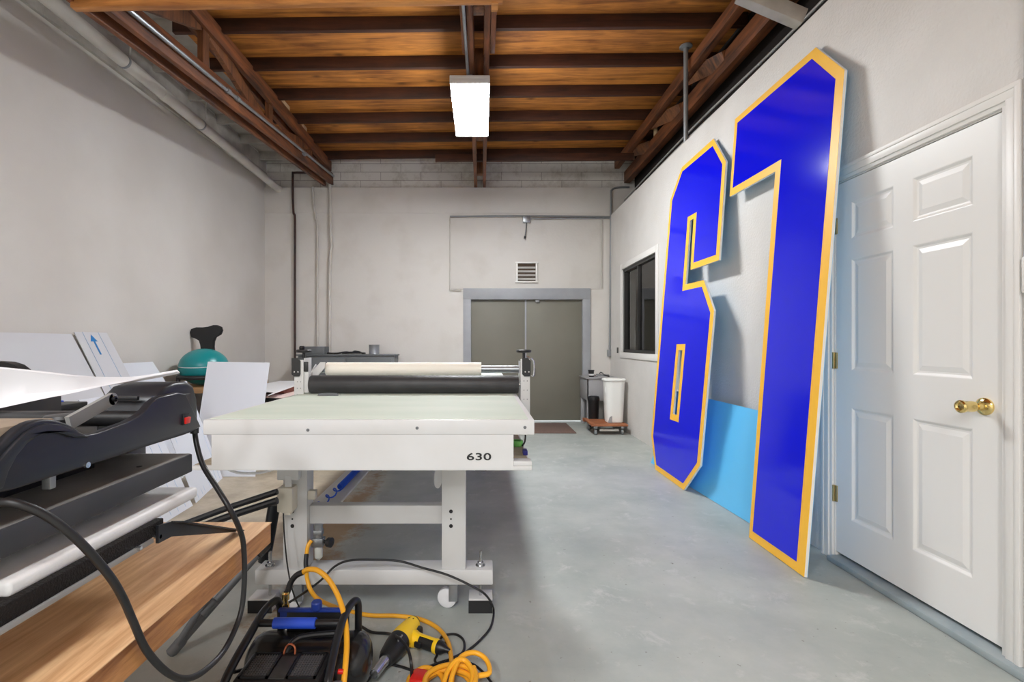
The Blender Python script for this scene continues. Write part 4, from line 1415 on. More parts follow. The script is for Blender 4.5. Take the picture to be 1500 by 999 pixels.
bk = [(279, 487), (281, 482), (288, 479.5), (298, 479.5), (306, 478.5), (313, 476.2), (319, 476.2), (325, 479), (326.5, 484), (324, 490), (317, 494), (314.5, 500), (314, 508), (316, 528), (297, 528), (294, 505), (292, 499),
      (287, 496), (281, 494)]
mb = MB()
mb.prism([brest(*q) for q in bk], lambda u, v, d: Vector((u, by + d, v)), -0.02, 0.02)
es = [e for e in mb.bm.edges if len(e.link_faces) == 2 and e.calc_face_angle(0) > 1.2]
bmesh.ops.bevel(mb.bm, geom=es, offset=0.008, segments=2, affect='EDGES')
mb.build('backrest', 'black', t)
p = brest(305, 520)
MB().tube([(p[0], by, p[1] + 0.03), (p[0] - 0.02, by, 0.95), (bc.x + 0.02, by - 0.05, 0.84)], 0.025, 10, 4).build('backrest_post', 'black', t)

# low table with boards, right of the upright board
t = thing('low_table', 'black low table near the back wall carrying loose boards', 'table', (-1.6, 5.6, 0))
MB().box(-2.55, -1.6, 4.95, 6.95, 0.60, 0.64, 0.003).build('table_top', 'black', t)  # black far end stands in for the shadow band behind the boards
for (x, y) in ((-2.48, 5.03), (-1.67, 5.03), (-2.48, 6.87), (-1.67, 6.87)):
    MB().box(x - 0.03, x + 0.03, y - 0.03, y + 0.03, 0, 0.601).build('leg', 'tube_black', t)
flat = lambda u, v, d: Vector((u, v, d))
tag(MB().prism([(-1.90, 4.55), (-1.72, 6.2), (-2.50, 6.2), (-2.50, 5.05), (-2.0, 4.92), (-1.98, 4.55)], flat, 0.641, 0.647).build('pink_board', 'pink', smooth=False),
    'pale pink board under the slanting white board left of the table', 'board')
tag(MB().box(-2.48, -2.16, 5.3, 6.1, 0.648, 0.699, 0.003).build('cardboard_box', mat('brown_card', rgb(110, 60, 48), 0.8)),
    'flat brown cardboard box squeezed between the pink and the slanting white board', 'box')
tag(MB().prism([(-2.03, 4.62), (-2.17, 5.63), (-2.25, 6.4), (-2.66, 6.4), (-2.66, 5.08), (-2.10, 4.90)], flat, 0.700, 0.706).build('loose_board', 'white_board', smooth=False),
    'white board with a slanting edge lying left of the table near the back wall', 'board')

# grey steel cabinet against the back wall
t = thing('steel_cabinet', 'low grey steel cabinet along the back wall behind the roller', 'cabinet', (-1.9, 7.2, 0))
MB().box(-2.66, -1.26, 7.03, 7.35, 0.03, 1.02, 0.006).build('body', 'steel_cab', t)
MB().box(-2.68, -1.24, 7.01, 7.36, 1.02, 1.04, 0.003).build('cabinet_top', 'steel_cab', t)
for (a, b) in ((-2.62, -1.97), (-1.95, -1.30)):
    d = MB().box(a, b, 7.015, 7.03, 0.08, 0.98, 0.003).build('cabinet_door', 'steel_cab', t)
    MB().box((a + b) / 2 - 0.05, (a + b) / 2 + 0.05, 7.0, 7.016, 0.9, 0.92, 0.003).build('handle', 'galv_dull', d)
MB().box(-2.64, -1.28, 7.05, 7.33, 0, 0.032).build('plinth', 'black', t)
tag(MB().box(-2.62, -2.30, 7.10, 7.32, 1.041, 1.155, 0.004).build('metal_box', 'steel_cab'), 'small grey metal box on the left end of the steel cabinet', 'box')
p = at(547, 521, 7.1)
tag(MB().lathe([(0.075, 0), (0.078, 0.003), (0.075, 0.008), (0.075, 0.135), (0.078, 0.14), (0.07, 0.141), (0.07, 0.13)], (p.x, 7.15, 1.041), (0, 0, 1), 28).build('tin_can', 'can'),
    'grey tin can on the right part of the steel cabinet', 'can')
pts = [(-2.26, 7.12, 1.055), (-2.1, 7.06, 1.056), (-1.98, 7.1, 1.075), (-1.92, 7.16, 1.06), (-1.86, 7.1, 1.085), (-1.80, 7.15, 1.075), (-1.74, 7.08, 1.057), (-1.72, 7.12, 1.056), (-1.73, 7.18, 1.055), (-1.85, 7.2, 1.06),
       (-2.05, 7.16, 1.056), (-1.9, 7.08, 1.07), (-1.78, 7.14, 1.06), (-1.73, 7.06, 1.056)]
tag(MB().tube(pts, 0.012, 8, 5).build('cable_tangle', 'cable'), 'tangle of black cable on top of the steel cabinet', 'cable')

# office chair with bin, mostly hidden at the far left
t = thing('office_chair', 'black office chair at the far left edge behind the curled sheet', 'chair', (-2.8, 2.5, 0))
mb = MB()
pts = []
for i in range(24):
    a = 2 * PI * i / 24
    ca, sa = math.cos(a), math.sin(a)
    pts.append((0.24 * math.copysign(abs(ca) ** 0.6, ca), 0.27 * math.copysign(abs(sa) ** 0.6, sa)))
mb.prism(pts, lambda u, v, d: Vector((-2.80 + u, 2.77 + d + 0.1 * u * u, 0.83 + v)), -0.03, 0.03)
mb.build('backrest', 'black', t)
mb = MB()
mb.box(-3.05, -2.55, 2.25, 2.73, 0.44, 0.51, 0.03, seg=3)
mb.build('seat', 'black', t)
MB().cyl((-2.8, 2.5, 0.1), (-2.8, 2.5, 0.45), 0.025, seg=12).build('post', 'steel', t)
MB().tube([(-2.8, 2.65, 0.45), (-2.8, 2.83, 0.5), (-2.8, 2.815, 0.7)], 0.02, 8, 4).build('back_bracket', 'black', t)
for i in range(5):
    a = 2 * PI * i / 5 + 0.3
    MB().bar((-2.8, 2.5, 0.1), (-2.8 + 0.28 * math.cos(a), 2.5 + 0.28 * math.sin(a), 0.075), 0.04, 0.03, bev=0.004).lathe(
        [(0.01, -0.012), (0.03, -0.01), (0.03, 0.01), (0.01, 0.012)], (-2.8 + 0.28 * math.cos(a), 2.5 + 0.28 * math.sin(a), 0.03), (-math.sin(a), math.cos(a), 0), 12).build('base_arm', 'black', t)
mb = MB()
mb.box(-2.30, -1.76, 1.88, 2.22, 0.0, 0.03).box(-2.30, -2.28, 1.88, 2.22, 0, 0.60).box(-1.78, -1.76, 1.88, 2.22, 0, 0.60).box(-2.30, -1.76, 1.88, 1.90, 0, 0.60)
mb.box(-2.30, -1.76, 2.20, 2.22, 0, 0.60).box(-2.31, -1.75, 1.87, 2.23, 0.59, 0.61, 0.003)
tag(mb.build('storage_crate', 'black'), 'tall black crate at the far left edge holding the two small bins', 'crate')
mb = MB()
mb.box(-2.24, -1.885, 1.93, 2.17, 0.611, 0.93, 0.012)
mb.box(-2.25, -1.875, 1.92, 2.18, 0.92, 0.945, 0.004)
tag(mb.build('storage_bin', 'blue_plastic'), 'bright blue plastic bin glimpsed at the far left edge under the curled sheet', 'bin')
mb = MB()
mb.box(-1.86, -1.77, 1.93, 2.17, 0.611, 0.925, 0.012)
mb.box(-1.865, -1.765, 1.925, 2.175, 0.915, 0.94, 0.004)
tag(mb.build('storage_bin', 'black'), 'narrow black bin at the far left edge right of the blue bin', 'bin')

# ------------------------------------------------------------------ back right corner
t = thing('utility_sink', 'grey utility sink in the right back corner beside the double door', 'sink', (1.7, 7.1, 0))
mb = MB()
sx0, sx1, sy0, sy1 = 1.50, 1.93, 6.86, 7.36
mb.box(sx0, sx1, sy0, sy0 + 0.02, 0.40, 0.70, 0.003).box(sx0, sx1, sy1 - 0.02, sy1, 0.40, 0.70, 0.003)
mb.box(sx0, sx0 + 0.02, sy0, sy1, 0.40, 0.70, 0.003).box(sx1 - 0.02, sx1, sy0, sy1, 0.40, 0.70, 0.003).box(sx0, sx1, sy0, sy1, 0.39, 0.41, 0.003)
mb.build('basin', 'sink_grey', t)
MB().box(sx0 - 0.02, sx1 + 0.01, sy0 - 0.02, sy1, 0.70, 0.715, 0.004).build('sink_rim', 'sink_grey', t)
for (x, y) in ((sx0 + 0.03, sy0 + 0.04), (sx1 - 0.03, sy0 + 0.04), (sx0 + 0.03, sy1 - 0.04), (sx1 - 0.03, sy1 - 0.04)):
    MB().box(x - 0.025, x + 0.025, y - 0.025, y + 0.025, 0, 0.395, 0.003).build('leg', 'sink_grey', t)
p = at(866, 552, 7.0)
t = thing('coffee_cup', 'black and white cup on the sink rim in the back corner', 'cup', (p.x, 7.0, 0.716))
MB().lathe([(0.032, 0), (0.036, 0.03), (0.042, 0.09), (0.046, 0.092), (0.046, 0.10), (0.035, 0.10)], (p.x, 7.0, 0.7165), (0, 0, 1), 20).build('cup', 'black', t)
MB().lathe([(0.0355, 0.02), (0.037, 0.03), (0.0385, 0.045)], (p.x, 7.0, 0.7165), (0, 0, 1), 20, caps=False).build('band', 'white_mark', t)
t = thing('spray_gun', 'chrome spray gun lying on the sink rim beside the cup', 'spray gun', (1.72, 7.0, 0.716))
mb = MB()
mb.cyl((1.66, 6.98, 0.745), (1.84, 7.0, 0.745), 0.018, 0.013, seg=14)
mb.lathe([(0.03, 0), (0.032, 0.02), (0.02, 0.035)], (1.645, 6.98, 0.7165), (0, 0, 1), 16)
mb.build('body', 'steel', t)
MB().bar((1.75, 6.99, 0.75), (1.84, 6.95, 0.727), 0.02, 0.02, bev=0.004).tube([(1.70, 6.985, 0.755), (1.72, 6.985, 0.785), (1.76, 6.985, 0.765)], 0.006, 8, 3).build('grip', 'black', t)
# dolly and bins
t = thing('wooden_dolly', 'low brown wooden dolly on casters under the white bin', 'dolly', (1.66, 6.55, 0))
for (a, b, y0, y1) in ((1.44, 1.92, 6.33, 6.47), (1.42, 1.90, 6.72, 6.80)):
    MB().box(a, b, y0, y1, 0.115, 0.14, 0.003).build('plank', 'dolly_wood', t)
MB().box(1.42, 1.48, 6.33, 6.80, 0.138, 0.16, 0.003).build('plank', 'dolly_wood', t)
MB().box(1.47, 1.92, 6.46, 6.73, 0.118, 0.137, 0.002).build('deck_panel', 'dolly_wood', t)
MB().box(1.55, 1.80, 6.34, 6.37, 0.05, 0.075, 0.002).build('cross_rail', 'whitewash', t)
for (x, y) in ((1.50, 6.37), (1.85, 6.37), (1.50, 6.75), (1.85, 6.75)):
    w = MB().lathe([(0.01, -0.014), (0.035, -0.012), (0.037, 0), (0.035, 0.012), (0.01, 0.014)], (x, y, 0.037), (1, 0, 0), 18).build('caster', 'galv_dull', t)
    MB().box(x - 0.022, x + 0.022, y - 0.03, y + 0.03, 0.08, 0.116, 0.003).build('caster_plate', 'galv_dull', w)
t = thing('trash_bin', 'tall white plastic bin standing on the wooden dolly', 'bin', (1.78, 6.5, 0.141))


def rrect(a, b, r, n=6):
    out = []
    for (sx, sy, a0) in ((1, 1, 0), (-1, 1, PI / 2), (-1, -1, PI), (1, -1, 1.5 * PI)):
        for i in range(n + 1):
            ang = a0 + PI / 2 * i / n
            out.append((sx * (a - r) + r * math.cos(ang), sy * (b - r) + r * math.sin(ang)))
    return out


def loft(mb, rings):
    R = [[mb.bm.verts.new(p) for p in r] for r in rings]
    fs = []
    for A_, B_ in zip(R, R[1:]):
        n = len(A_)
        for i in range(n):
            j = (i + 1) % n
            fs.append(mb.bm.faces.new((A_[i], A_[j], B_[j], B_[i])))
    fs.append(mb.bm.faces.new(R[0][::-1]))
    fs.append(mb.bm.faces.new(R[-1]))
    mb._mark(fs)
    return mb


bx, byy, bz = 1.79, 6.55, 0.1415
rg_ = []
for (z, a, b) in ((0, 0.105, 0.10), (0.01, 0.112, 0.107), (0.3, 0.124, 0.12), (0.55, 0.134, 0.13), (0.56, 0.148, 0.142), (0.575, 0.15, 0.145), (0.585, 0.142, 0.138), (0.583, 0.12, 0.115), (0.45, 0.11, 0.11)):
    rg_.append([(bx + u, byy + v, bz + z) for u, v in rrect(a, b, min(a, b) * 0.7)])
loft(MB(), rg_).build('bin_body', 'bin_white', t)
MB().box(bx - 0.135, bx - 0.118, byy - 0.06, byy - 0.03, bz + 0.40, bz + 0.48, 0.003).build('handle', 'bin_white', t)
MB().prism([(-0.05, 0.0), (-0.05, 0.02), (-0.03, 0.075), (0.0, 0.09), (0.0, 0.0)], lambda u, v, d: Vector((bx - 0.055 + u, byy - 0.112 - 0.004 + d, bz + v + 0.004)), -0.008, 0.0).build('pedal_recess', 'sink_grey', t)
t = thing('waste_bin', 'small black waste bin behind the white bin under the sink', 'bin', (1.70, 6.76, 0.141))
MB().lathe([(0.065, 0), (0.07, 0.01), (0.078, 0.36), (0.082, 0.37), (0.082, 0.385), (0.072, 0.385)], (1.66, 6.90, 0.0), (0, 0, 1), 24).build('bin_body', 'black', t)
MB().lathe([(0.083, 0.37), (0.088, 0.39), (0.078, 0.43), (0.04, 0.44)], (1.66, 6.90, 0.0), (0, 0, 1), 24).build('bin_liner', 'rubber', t)
t.location = (1.66, 6.90, 0)
for c_ in t.children:
    c_.data.transform(Matrix.Translation((-0.03, -0.165, 0.161)))
tag(MB().box(0.55, 1.27, 6.46, 7.26, 0.0, 0.010, 0.003).build('door_mat', 'doormat'), 'flat brown doormat in front of the double door', 'doormat')

# ------------------------------------------------------------------ air compressor
t = thing('air_compressor', 'black portable air compressor with blue handle grip in the foreground', 'air compressor', (-0.58, 1.55, 0))
TYc, TZc = 1.63, 0.135
prof = [(0.001, -0.205), (0.03, -0.2045), (0.055, -0.198), (0.073, -0.186), (0.083, -0.17), (0.087, -0.15), (0.087, 0.15), (0.083, 0.17), (0.073, 0.186), (0.055, 0.198), (0.03, 0.2045), (0.001, 0.205)]
tk = MB().lathe(prof, (-0.575, TYc, TZc), (1, 0, 0), 36).build('tank', 'tank', t)
mb = MB()
for x in (-0.70, -0.45):
    mb.box(x - 0.02, x + 0.02, TYc - 0.07, TYc + 0.07, 0.0, 0.06, 0.006)
    mb.box(x - 0.02, x + 0.02, 1.37, 1.42, 0.0, 0.06, 0.006)
mb.build('rubber_foot', 'rubber', t)
MB().box(-0.735, -0.425, 1.36, 1.70, 0.058, 0.066, 0.002).build('base_plate', 'tube_black', t)
cx0, cx1, cy0, cy1, cz = -0.712, -0.462, 1.375, 1.515, 0.238
mb = MB()
mb.box(cx0, cx1, cy0, cy1, 0.064, cz, 0.010)
mb.prism([(0, 0), (-0.03, -0.03), (-0.03, -0.12), (0, -0.12)], lambda u, v, d: Vector((d, cy0 + 0.008 + u, cz - 0.012 + v)), cx0 + 0.004, cx1 - 0.004)
mb.build('motor_cover', 'black', t)
for (a, b) in ((cx0 + 0.014, cx0 + 0.098), (cx1 - 0.098, cx1 - 0.014)):
    mb = MB()
    mb.box(a, b, cy0 + 0.014, cy0 + 0.02, cz, cz + 0.006).box(a, b, cy1 - 0.02, cy1 - 0.014, cz, cz + 0.006)
    mb.box(a, a + 0.006, cy0 + 0.014, cy1 - 0.014, cz, cz + 0.006).box(b - 0.006, b, cy0 + 0.014, cy1 - 0.014, cz, cz + 0.006)
    mb.mi = 1
    mb.box(a + 0.006, b - 0.006, cy0 + 0.02, cy1 - 0.02, cz + 0.0002, cz + 0.0006)
    mb.mi = 2
    n = 9
    for i in range(1, n):
        x = a + 0.006 + (b - a - 0.012) * i / n
        mb.box(x - 0.0013, x + 0.0013, cy0 + 0.02, cy1 - 0.02, cz + 0.0006, cz + 0.003)
    for i in range(1, 12):
        y = cy0 + 0.02 + (cy1 - cy0 - 0.04) * i / 12
        mb.box(a + 0.006, b - 0.006, y - 0.0013, y + 0.0013, cz + 0.0007, cz + 0.0032)
    mb.build('grille', ['black', 'rubber', 'grille'], t)
MB().box(cx0 + 0.102, cx1 - 0.102, cy0 + 0.012, cy1 - 0.03, cz - 0.001, cz + 0.004, 0.001).build('top_plate', 'press_inner', t)
c0 = at(415, 962, 1.50)
c1_ = at(432, 962, 1.50)
MB().tube([c0 + Vector((0, 0, -0.03)), c0, c0 + Vector((0.004, 0.01, 0.022)), (c0 + c1_) / 2 + Vector((0, 0.01, 0.033)), c1_ + Vector((-0.004, 0.01, 0.022)), c1_, c1_ + Vector((0, 0, -0.03))], 0.0032, 8, 5).build('copper_pipe', 'copper', t)
# roll-cage handles
R_ = 0.0125


def hoop(pts):
    MB().tube(pts, R_, 14, 6).build('frame_tube', 'tube_black', t)


hoop([(-0.735, 1.365, 0.06), (-0.735, 1.36, 0.15), (-0.733, 1.375, 0.222), (-0.728, 1.42, 0.258), (-0.722, 1.52, 0.293), (-0.722, 1.60, 0.310), (-0.715, 1.665, 0.312), (-0.705, 1.69, 0.295), (-0.70, 1.695, 0.22), (-0.70, 1.69, 0.06)])
hoop([(-0.432, 1.365, 0.06), (-0.432, 1.36, 0.15), (-0.436, 1.375, 0.222), (-0.440, 1.42, 0.255), (-0.447, 1.52, 0.292), (-0.447, 1.60, 0.310), (-0.44, 1.665, 0.312), (-0.43, 1.69, 0.295), (-0.43, 1.695, 0.22), (-0.43, 1.69, 0.06)])
hd = MB().cyl((-0.722, 1.56, 0.3), (-0.447, 1.56, 0.3), 0.0115, seg=16).build('carry_handle', 'tube_black', t)
g0, g1 = at(401, 916, 1.56), at(463, 916, 1.56)
MB().lathe([(0.0125, 0), (0.0165, 0.001), (0.0165, g1.x - g0.x - 0.001), (0.0125, g1.x - g0.x)], (g0.x, 1.56, 0.3), (1, 0, 0), 20).build('handle_grip', 'comp_blue', hd, label='blue foam grip')
# control manifold behind the handle
mb = MB()
mb.box(-0.69, -0.46, 1.645, 1.662, 0.286, 0.296, 0.002)
mb.box(-0.69, -0.46, 1.66, 1.664, 0.26, 0.292, 0.001)
mb.build('control_panel', 'comp_blue_dark', t, label='blue metal strip')
MB().box(-0.665, -0.455, 1.655, 1.675, 0.215, 0.286, 0.003).build('pressure_switch_box', 'black', t)
mb = MB()
random.seed(3)
for i in range(9):
    x = -0.64 + i * 0.018
    w = random.choice((0.004, 0.007, 0.01))
    mb.box(x, x + w, 1.6535, 1.6545, 0.243, 0.243 + random.choice((0.012, 0.016)))
mb.build('printed_marks', 'white_mark', t)
MB().lathe([(0.016, 0), (0.018, 0.003), (0.018, 0.024), (0.015, 0.028)], (-0.562, 1.655, 0.292), (0, 0, 1), 18).build('regulator_knob', 'comp_blue_dark', t, label='blue knob')
MB().tube([(-0.60, 1.50, 0.205), (-0.61, 1.52, 0.235), (-0.59, 1.55, 0.255), (-0.54, 1.56, 0.262), (-0.47, 1.57, 0.262)], 0.009, 10, 6).build('air_line', 'rubber', t)
MB().tube([(-0.73, 1.43, 0.235), (-0.745, 1.46, 0.21), (-0.735, 1.50, 0.19), (-0.70, 1.51, 0.185)], 0.005, 8, 5).build('cable_loop', 'cable', t)
p = at(483, 986, 1.42)
MB().lathe([(0.016, 0), (0.022, 0.004), (0.022, 0.03), (0.024, 0.034), (0.024, 0.05), (0.018, 0.052)], (-0.458, 1.40, 0.20), (1, -0.1, 0), 20).build('side_gauge', 'tube_grey', t)
MB().cyl((-0.425, 1.44, 0.225), (-0.41, 1.44, 0.225), 0.007, seg=12).build('relief_valve', 'red', t, label='red valve tip')
MB().box(-0.455, -0.425, 1.43, 1.51, 0.10, 0.235, 0.006).build('cylinder_head', 'black', t)
bf = at(421, 893, 1.69)
mb = MB()
mb.lathe([(0.012, -0.03), (0.012, -0.01), (0.008, -0.008), (0.008, 0.004), (0.0125, 0.006), (0.0125, 0.026), (0.009, 0.03)], (bf.x, 1.675, 0.31), (0, 0, 1), 14)
mb.build('brass_coupling', 'brass', t)

# yellow air hose: regulator -> floor coil -> compressor
t = thing('air_hose', 'yellow air hose arching over the compressor and coiled on the floor', 'hose', (-0.2, 1.8, 0))
hr = 0.0088
arch_ = [at(444, 838, 1.70), at(452, 834, 1.69), at(466, 836, 1.675), at(482, 850, 1.66), at(496, 875, 1.63), at(505, 905, 1.58), at(508, 940, 1.52), at(506, 975, 1.46), at(503, 1005, 1.42), at(500, 1040, 1.38)]
arch_ += [Vector((-0.37, 1.34, 0.05)), Vector((-0.30, 1.40, 0.010)), Vector((-0.22, 1.50, 0.010))]
MB().tube(arch_, hr, 12, 8).build('hose', 'hose', t)
MB().tube([(bf.x, 1.675, 0.335), at(421, 868, 1.69), at(426, 853, 1.70), at(434, 843, 1.70), at(444, 838, 1.70)], hr + 0.0012, 12, 6).build('hose_sleeve', 'rubber', t)
flr = [at(449, 836, 2.10), at(450, 848, 2.06), at(456, 866, 2.03), at(470, 880, 2.0), at_z(500, 892, 0.012), at_z(540, 901, 0.010), at_z(580, 902, 0.010), at_z(615, 907, 0.010), at_z(641, 920, 0.010), at_z(656, 940, 0.016), at_z(661, 965, 0.03), at_z(662, 990, 0.04), at_z(660, 1020, 0.03)]
MB().tube(flr, hr, 12, 8).build('hose', 'hose', t)
MB().tube([at(456, 792, 2.165), at(451, 800, 2.15), at(449, 812, 2.14)], hr, 10, 4).build('hose', 'hose', t)
MB().tube([at(449, 812, 2.14), at(448, 824, 2.12), at(449, 836, 2.10)], hr + 0.0012, 12, 4).build('hose_sleeve', 'rubber', t)
mb = MB()
cc = at_z(664, 990, 0.02)
pts = []
for i in range(0, 46):
    a = 2 * PI * i / 15.0 + 0.6
    k = i / 45
    pts.append((cc.x - 0.01 + 0.012 * k + (0.085 + 0.012 * math.sin(i * 0.42)) * math.cos(a), cc.y - 0.075 + (0.095 + 0.01 * math.sin(i * 0.3)) * math.sin(a), 0.010 + 0.045 * k + 0.006))
mb.tube(pts, hr, 12, 4)
mb.tube([at_z(700, 990, 0.05), at_z(717, 985, 0.05), at_z(712, 966, 0.06), at_z(695, 956, 0.07), at_z(676, 962, 0.075), at_z(664, 985, 0.06), at_z(658, 1010, 0.04)], hr, 12, 6)
mb.tube([at_z(690, 1010, 0.05), at_z(692, 985, 0.06), at_z(682, 968, 0.07), at_z(668, 968, 0.075), at_z(655, 985, 0.06), at_z(648, 1010, 0.04)], hr, 12, 6)
mb.tube([at_z(600, 1010, 0.012), at_z(600, 993, 0.012), at_z(622, 978, 0.03), at_z(645, 988, 0.03), at_z(652, 1008, 0.03)], hr, 12, 6)
mb.build('hose_coil', 'hose', t)
# red tag
tg = thing('red_tag', 'red plastic plug lying in front of the yellow hose coil', 'plug', at_z(614, 996, 0.0))
p = at_z(614, 992, 0.02)
MB().obox((p.x, p.y - 0.015, 0.022), (0.05, 0.06, 0.035), (0, 0, -0.2), 0.004).build('plug_body', 'red', tg)
MB().obox((p.x + 0.003, p.y + 0.017, 0.028), (0.036, 0.02, 0.01), (0, 0, -0.2), 0.002).build('plug_lip', 'red', tg)

# ------------------------------------------------------------------ heat gun
t = thing('heat_gun', 'yellow and black heat gun lying on the floor beside the compressor', 'heat gun', at_z(590, 945, 0))
Rr = at_z(606, 912, 0.045)
Nn = at_z(548, 988, 0.045)
ax = (Nn - Rr)
Lh = ax.length
ax.normalize()
MBy = MB().lathe([(0.020, 0.0), (0.031, 0.006), (0.034, 0.03), (0.039, 0.07), (0.043, 0.10), (0.043, 0.135)], Rr, ax, 24)
bd = MBy.build('body_shell', 'tool_yellow', t)
MB().lathe([(0.0435, 0.132), (0.044, 0.14), (0.042, 0.17), (0.034, 0.225), (0.026, 0.245), (0.020, 0.246)], Rr, ax, 24).build('barrel_guard', 'black', t)
MB().lathe([(0.019, 0.240), (0.018, 0.265), (0.0165, 0.27), (0.0165, Lh), (0.014, Lh), (0.014, Lh - 0.03)], Rr, ax, 20).build('nozzle', 'steel', t)
sidev = ax.cross(Vector((0, 0, 1))).normalized()
if sidev.x < 0:
    sidev = -sidev
MB().lathe([(0.022, -0.010), (0.027, -0.004), (0.027, 0.001)], Rr, ax, 20).build('air_intake', 'black', bd)
mb = MB()
for (o1, o2, wd) in ((0.150, 0.166, 0.010), (0.160, 0.178, 0.007), (0.172, 0.186, 0.009)):
    a1 = Vector((0.0, 0, 0)) + Rr + ax * o1
    a2 = Rr + ax * o2
    mb.bar(a1 + Vector((0.018, -0.004, 0.0385)), a2 + Vector((0.018, -0.004, 0.034)), wd, 0.002)
mb.build('emblem', 'silver', t)
# black side vents and top marks
mb = MB()
for k in range(3):
    c = Rr + ax * (0.025 + 0.022 * k) + Vector((0, 0, 0.031))
    mb.bar(c - sidev * 0.012, c + sidev * 0.012, 0.006, 0.003)
mb.build('vent_slots', 'black', bd)
h0 = Rr + ax * 0.075
h0.z = 0.034
hend = at_z(652, 951, 0.030)
hv = (hend - h0)
hl = hv.length
hv.normalize()
mb = MB()
mb.lathe([(0.032, 0.0), (0.032, 0.04), (0.027, 0.055), (0.0255, 0.07)], h0, hv, 20)
mb.build('handle_root', 'tool_yellow', t)
MB().lathe([(0.0235, 0.068), (0.0245, 0.09), (0.024, hl * 0.74)], h0, hv, 20).build('rubber_grip', 'rubber', t)
MB().lathe([(0.0255, hl * 0.74), (0.0265, hl * 0.76), (0.0265, hl * 0.82), (0.0255, hl * 0.83)], h0, hv, 20).build('grip_band', 'tool_yellow', t)
MB().lathe([(0.025, hl * 0.83), (0.023, hl * 0.92), (0.012, hl * 1.02), (0.006, hl * 1.12)], h0, hv, 20).build('cord_boot', 'black', t)
MB().bar(h0 + hv * 0.05 + Vector((0, 0, 0.0235)), h0 + hv * (hl * 0.78) + Vector((0, 0, 0.0235)), 0.014, 0.005, bev=0.001).build('grip_strip', 'tool_yellow', t)
mb = MB()
tp = h0 + hv * 0.07 + ax * 0.026
mb.obox(tp, (0.03, 0.014, 0.02), (0, 0, math.atan2(hv.y, hv.x)), 0.003)
mb.build('trigger', 'black', t)
mb = MB()
q = Rr + ax * 0.045 + sidev * 0.035
q.z = 0.03
mb.obox(q, (0.035, 0.06, 0.045), (0, 0, math.atan2(ax.y, ax.x) + PI / 2), 0.012)
mb.build('rear_shoulder', 'black', t)

# ------------------------------------------------------------------ cords on the floor
ce = hend + hv * 0.015
ce.z = 0.02


def cordthing(pts, r, lab, name='floor_cord'):
    return tag(MB().tube(pts, r, 10, 7).build(name, 'cable'), lab, 'cord')


cordthing([at(421, 884, 1.90), at(446, 868, 2.02), at(470, 850, 2.10), at(490, 830, 2.135), at(512, 821, 2.13), at(548, 820, 2.135), at(585, 822, 2.14), at(620, 832, 2.12), at(655, 842, 2.10), at(690, 858, 2.08),
           at(712, 872, 2.075), at_z(723, 893, 0.008), at_z(719, 918, 0.007), at_z(704, 937, 0.007), at_z(688, 951, 0.007), at_z(672, 962, 0.010), at_z(640, 972, 0.010), at_z(615, 985, 0.010), at_z(600, 1015, 0.008)],
          0.0048, 'black cord draped over the foot beam of the white table then across the floor')
cordthing([at(415, 752, 2.10), at(417, 790, 2.09), at(422, 835, 2.08), at(430, 870, 2.05), at_z(445, 903, 0.006), at_z(452, 915, 0.006)],
          0.0032, 'thin black cord hanging from the control box beside the left table leg')
cordthing([at_z(530, 918, 0.008), at_z(545, 926, 0.008), at_z(568, 928, 0.02), at(582, 933, 1.83), at(596, 948, 1.77), at(602, 970, 1.71), at_z(603, 1000, 0.012), at_z(602, 1040, 0.008)],
          0.0055, 'black cord crossing over the heat gun from the compressor')
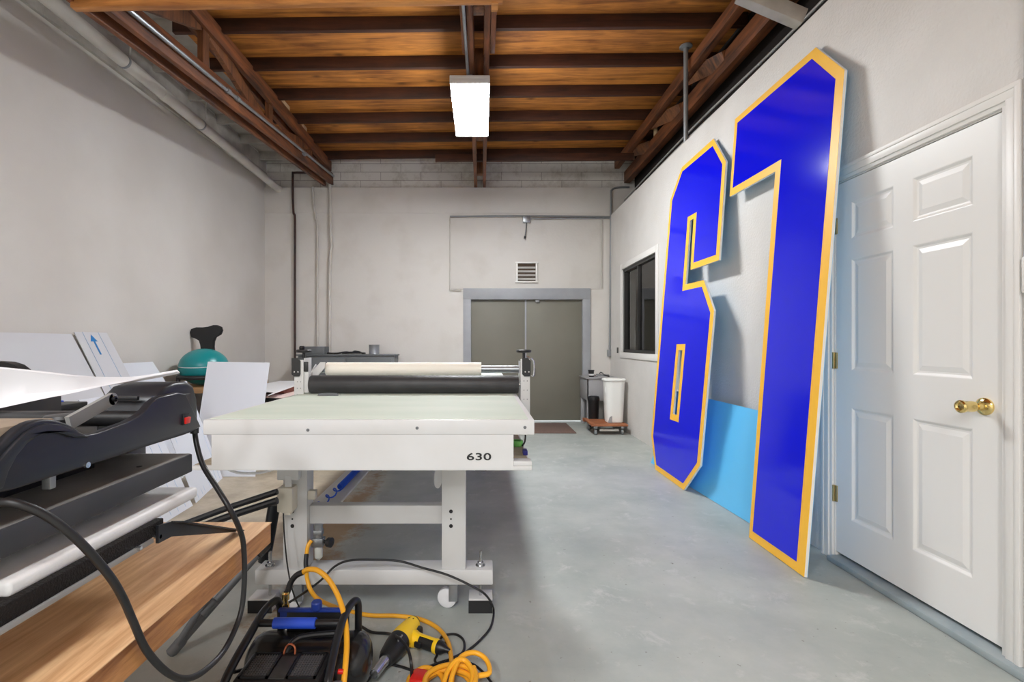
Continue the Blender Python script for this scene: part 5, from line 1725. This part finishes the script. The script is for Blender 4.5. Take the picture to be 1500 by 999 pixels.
cordthing([ce, at_z(655, 945, 0.008), at_z(645, 938, 0.006), at_z(650, 931, 0.006), at_z(667, 929, 0.006), at_z(679, 938, 0.006), at_z(678, 955, 0.008), at_z(660, 965, 0.016), at_z(640, 977, 0.014), at_z(618, 985, 0.012), at_z(585, 976, 0.008), at_z(568, 975, 0.007), at_z(545, 990, 0.007), at_z(525, 1015, 0.007)],
          0.0048, 'black cord curling from the end of the heat gun handle')
cordthing([at_z(640, 960, 0.006), at_z(637, 968, 0.006), at_z(645, 975, 0.008), at_z(665, 970, 0.02), at_z(690, 972, 0.018), at_z(708, 985, 0.014), at_z(724, 1005, 0.010)],
          0.0045, 'black cord passing beneath the yellow hose coil')

# ------------------------------------------------------------------ light
def area(name, loc, sx, sy, power, col=(0.95, 0.975, 1.0)):
    l_ = bpy.data.lights.new(name, 'AREA')
    l_.shape = 'RECTANGLE'
    l_.size, l_.size_y = sx, sy
    l_.energy = power
    l_.color = col
    o_ = bpy.data.objects.new(name, l_)
    o_.location = loc
    COL.objects.link(o_)
    return o_


area('rear_fill_light', (-0.1, -1.9, 3.42), 0.36, 1.2, 95)  # three unseen fill lights added behind the camera to even out brightness
area('rear_fill_light', (-2.0, -1.2, 3.42), 0.36, 1.2, 75)
area('rear_fill_light', (-1.0, -3.8, 3.42), 0.36, 1.2, 150)

area('office_fill_light', (3.2, 5.6, 2.9), 0.36, 1.2, 45)  # unseen fill light added to brighten the view through the window

w = bpy.data.worlds.new('World')
S.world = w
w.use_nodes = True
w.node_tree.nodes['Background'].inputs['Color'].default_value = (0.85, 0.92, 1.0, 1)
w.node_tree.nodes['Background'].inputs['Strength'].default_value = 2.0

# ------------------------------------------------------------------ camera
cam = bpy.data.cameras.new('Camera')
cam.sensor_width = 36
cam.sensor_fit = 'HORIZONTAL'
cam.lens = F / 1500 * 36
cam.shift_x = (750 - CX) / 1500
cam.shift_y = (CY - 499.5) / 1500
cam.clip_start = 0.05
co = bpy.data.objects.new('Camera', cam)
co.location = (0, 0, H)
co.rotation_euler = (PI / 2, 0, 0)
COL.objects.link(co)
S.camera = co

S.view_settings.view_transform = 'Standard'
S.view_settings.look = 'None'
S.view_settings.exposure = 0.14
S.view_settings.gamma = 1.0
S.view_settings.use_curve_mapping = False
S.cycles.max_bounces = 12
S.cycles.diffuse_bounces = 8
S.cycles.glossy_bounces = 6
S.cycles.transparent_max_bounces = 8
